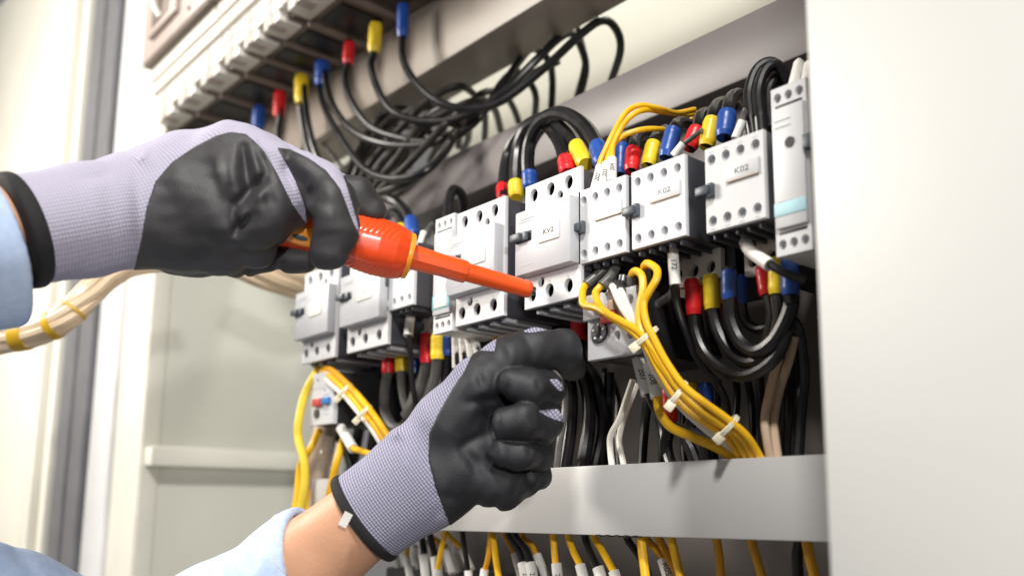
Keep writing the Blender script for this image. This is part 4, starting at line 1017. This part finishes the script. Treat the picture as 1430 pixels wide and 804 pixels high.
# tilt the cut so the cuff edge stands nearly upright
tilt=(v.PY-760)*.00015*-1
sv=sv+tilt
shell=smax(smax(v.S,-(v.S+.0055),.0008),-(sv),.0012)
sl1,_=sdf_object(shell,v,'shirt_sleeve',M['denim'],person)
from mathutils.bvhtree import BVHTree
bt=BVHTree.FromPolygons([v_.co for v_ in sl1.data.vertices],[p_.vertices[:] for p_ in sl1.data.polygons])
c0=D(428,784,.558); axd=(D(352,846,.566)-D(438,776,.5575)).normalized(); e1=axd.cross(FW).normalized(); e2=axd.cross(e1)
dash=MB()
for i_ in range(90):
    seg_=[]
    for q_ in (0,.62):
        an=2*math.pi*(i_+q_)/90; dd=e1*math.cos(an)+e2*math.sin(an)
        o_s=c0+dd*.12+FW*0; hit=bt.ray_cast(o_s,-dd)
        if hit[0]: seg_.append(hit[0]+dd*.0002)
    if len(seg_)==2 and (seg_[0]-seg_[1]).length<.006: dash.tube(seg_,.00035,seg=5,smooth=False)
dash.build('stitching',M['sleeve'],sl1)
del v
z=bounds((-260,75),(190,560),(.33,.56),.0016)
z.add((40,345,.480),(-80,350,.445),112,112,.01,.9); z.add((-80,350,.445),(-260,380,.38),112,125,.01,.9)
z.S=z.S+noise3(z,.07,.0022,9)
sz=axis_coord(z,(-12,326,.463),(190,293,.520))
sdf_object(smax(smax(z.S,-(z.S+.0055),.0008),sz,.0015),z,'shirt_sleeve',M['denim'],person)
del z
#GLOVES_END

# ------------------------------------------------------------------ light and camera
w=bpy.data.worlds.new('World'); scn.world=w; w.use_nodes=True
bg=w.node_tree.nodes['Background']; bg.inputs['Color'].default_value=(1,.98,.95,1); bg.inputs['Strength'].default_value=.20
def area(name,loc_,target,size,power,col=(1,1,1),size_y=None):
    l=bpy.data.lights.new(name,'AREA'); l.size=size; l.energy=power; l.color=col
    if size_y: l.shape='RECTANGLE'; l.size_y=size_y
    o=bpy.data.objects.new(name,l); link(o); o.location=loc_
    o.rotation_euler=(Vector(target)-Vector(loc_)).to_track_quat('-Z','Y').to_euler(); return o
area('key_lamp',(.55,-.82,3.05),(-.5,.4,1.3),.24,58,(1,.975,.93))
area('side_lamp',(1.0,-.48,1.45),(-.9,.4,1.3),.07,13,(1,.98,.96))
area('left_lamp',(-1.6,-.6,2.0),(-1.1,.3,1.35),.5,30,(1,.94,.85))
area('back_panel_fill',(-.65,.66,2.05),(-.65,.735,1.5),.9,3.0,(1,1,.9),.05)  # added fill to brighten the back panel, no such lamp is seen
cd=bpy.data.cameras.new('camera'); cam=bpy.data.objects.new('camera',cd); link(cam)
cam.location=CAM; cam.rotation_euler=(math.pi/2+PH,0,A)
cd.sensor_width=36; cd.lens=36*F/1430; cd.clip_start=.01; cd.clip_end=50
cd.dof.use_dof=True; cd.shift_x=(715-CX)/1430; cd.shift_y=(CY-402)/1430; cd.dof.focus_distance=.61; cd.dof.aperture_fstop=4.5
scn.camera=cam
scn.view_settings.view_transform='Standard'; scn.view_settings.look='None'; scn.view_settings.exposure=0; scn.view_settings.gamma=1
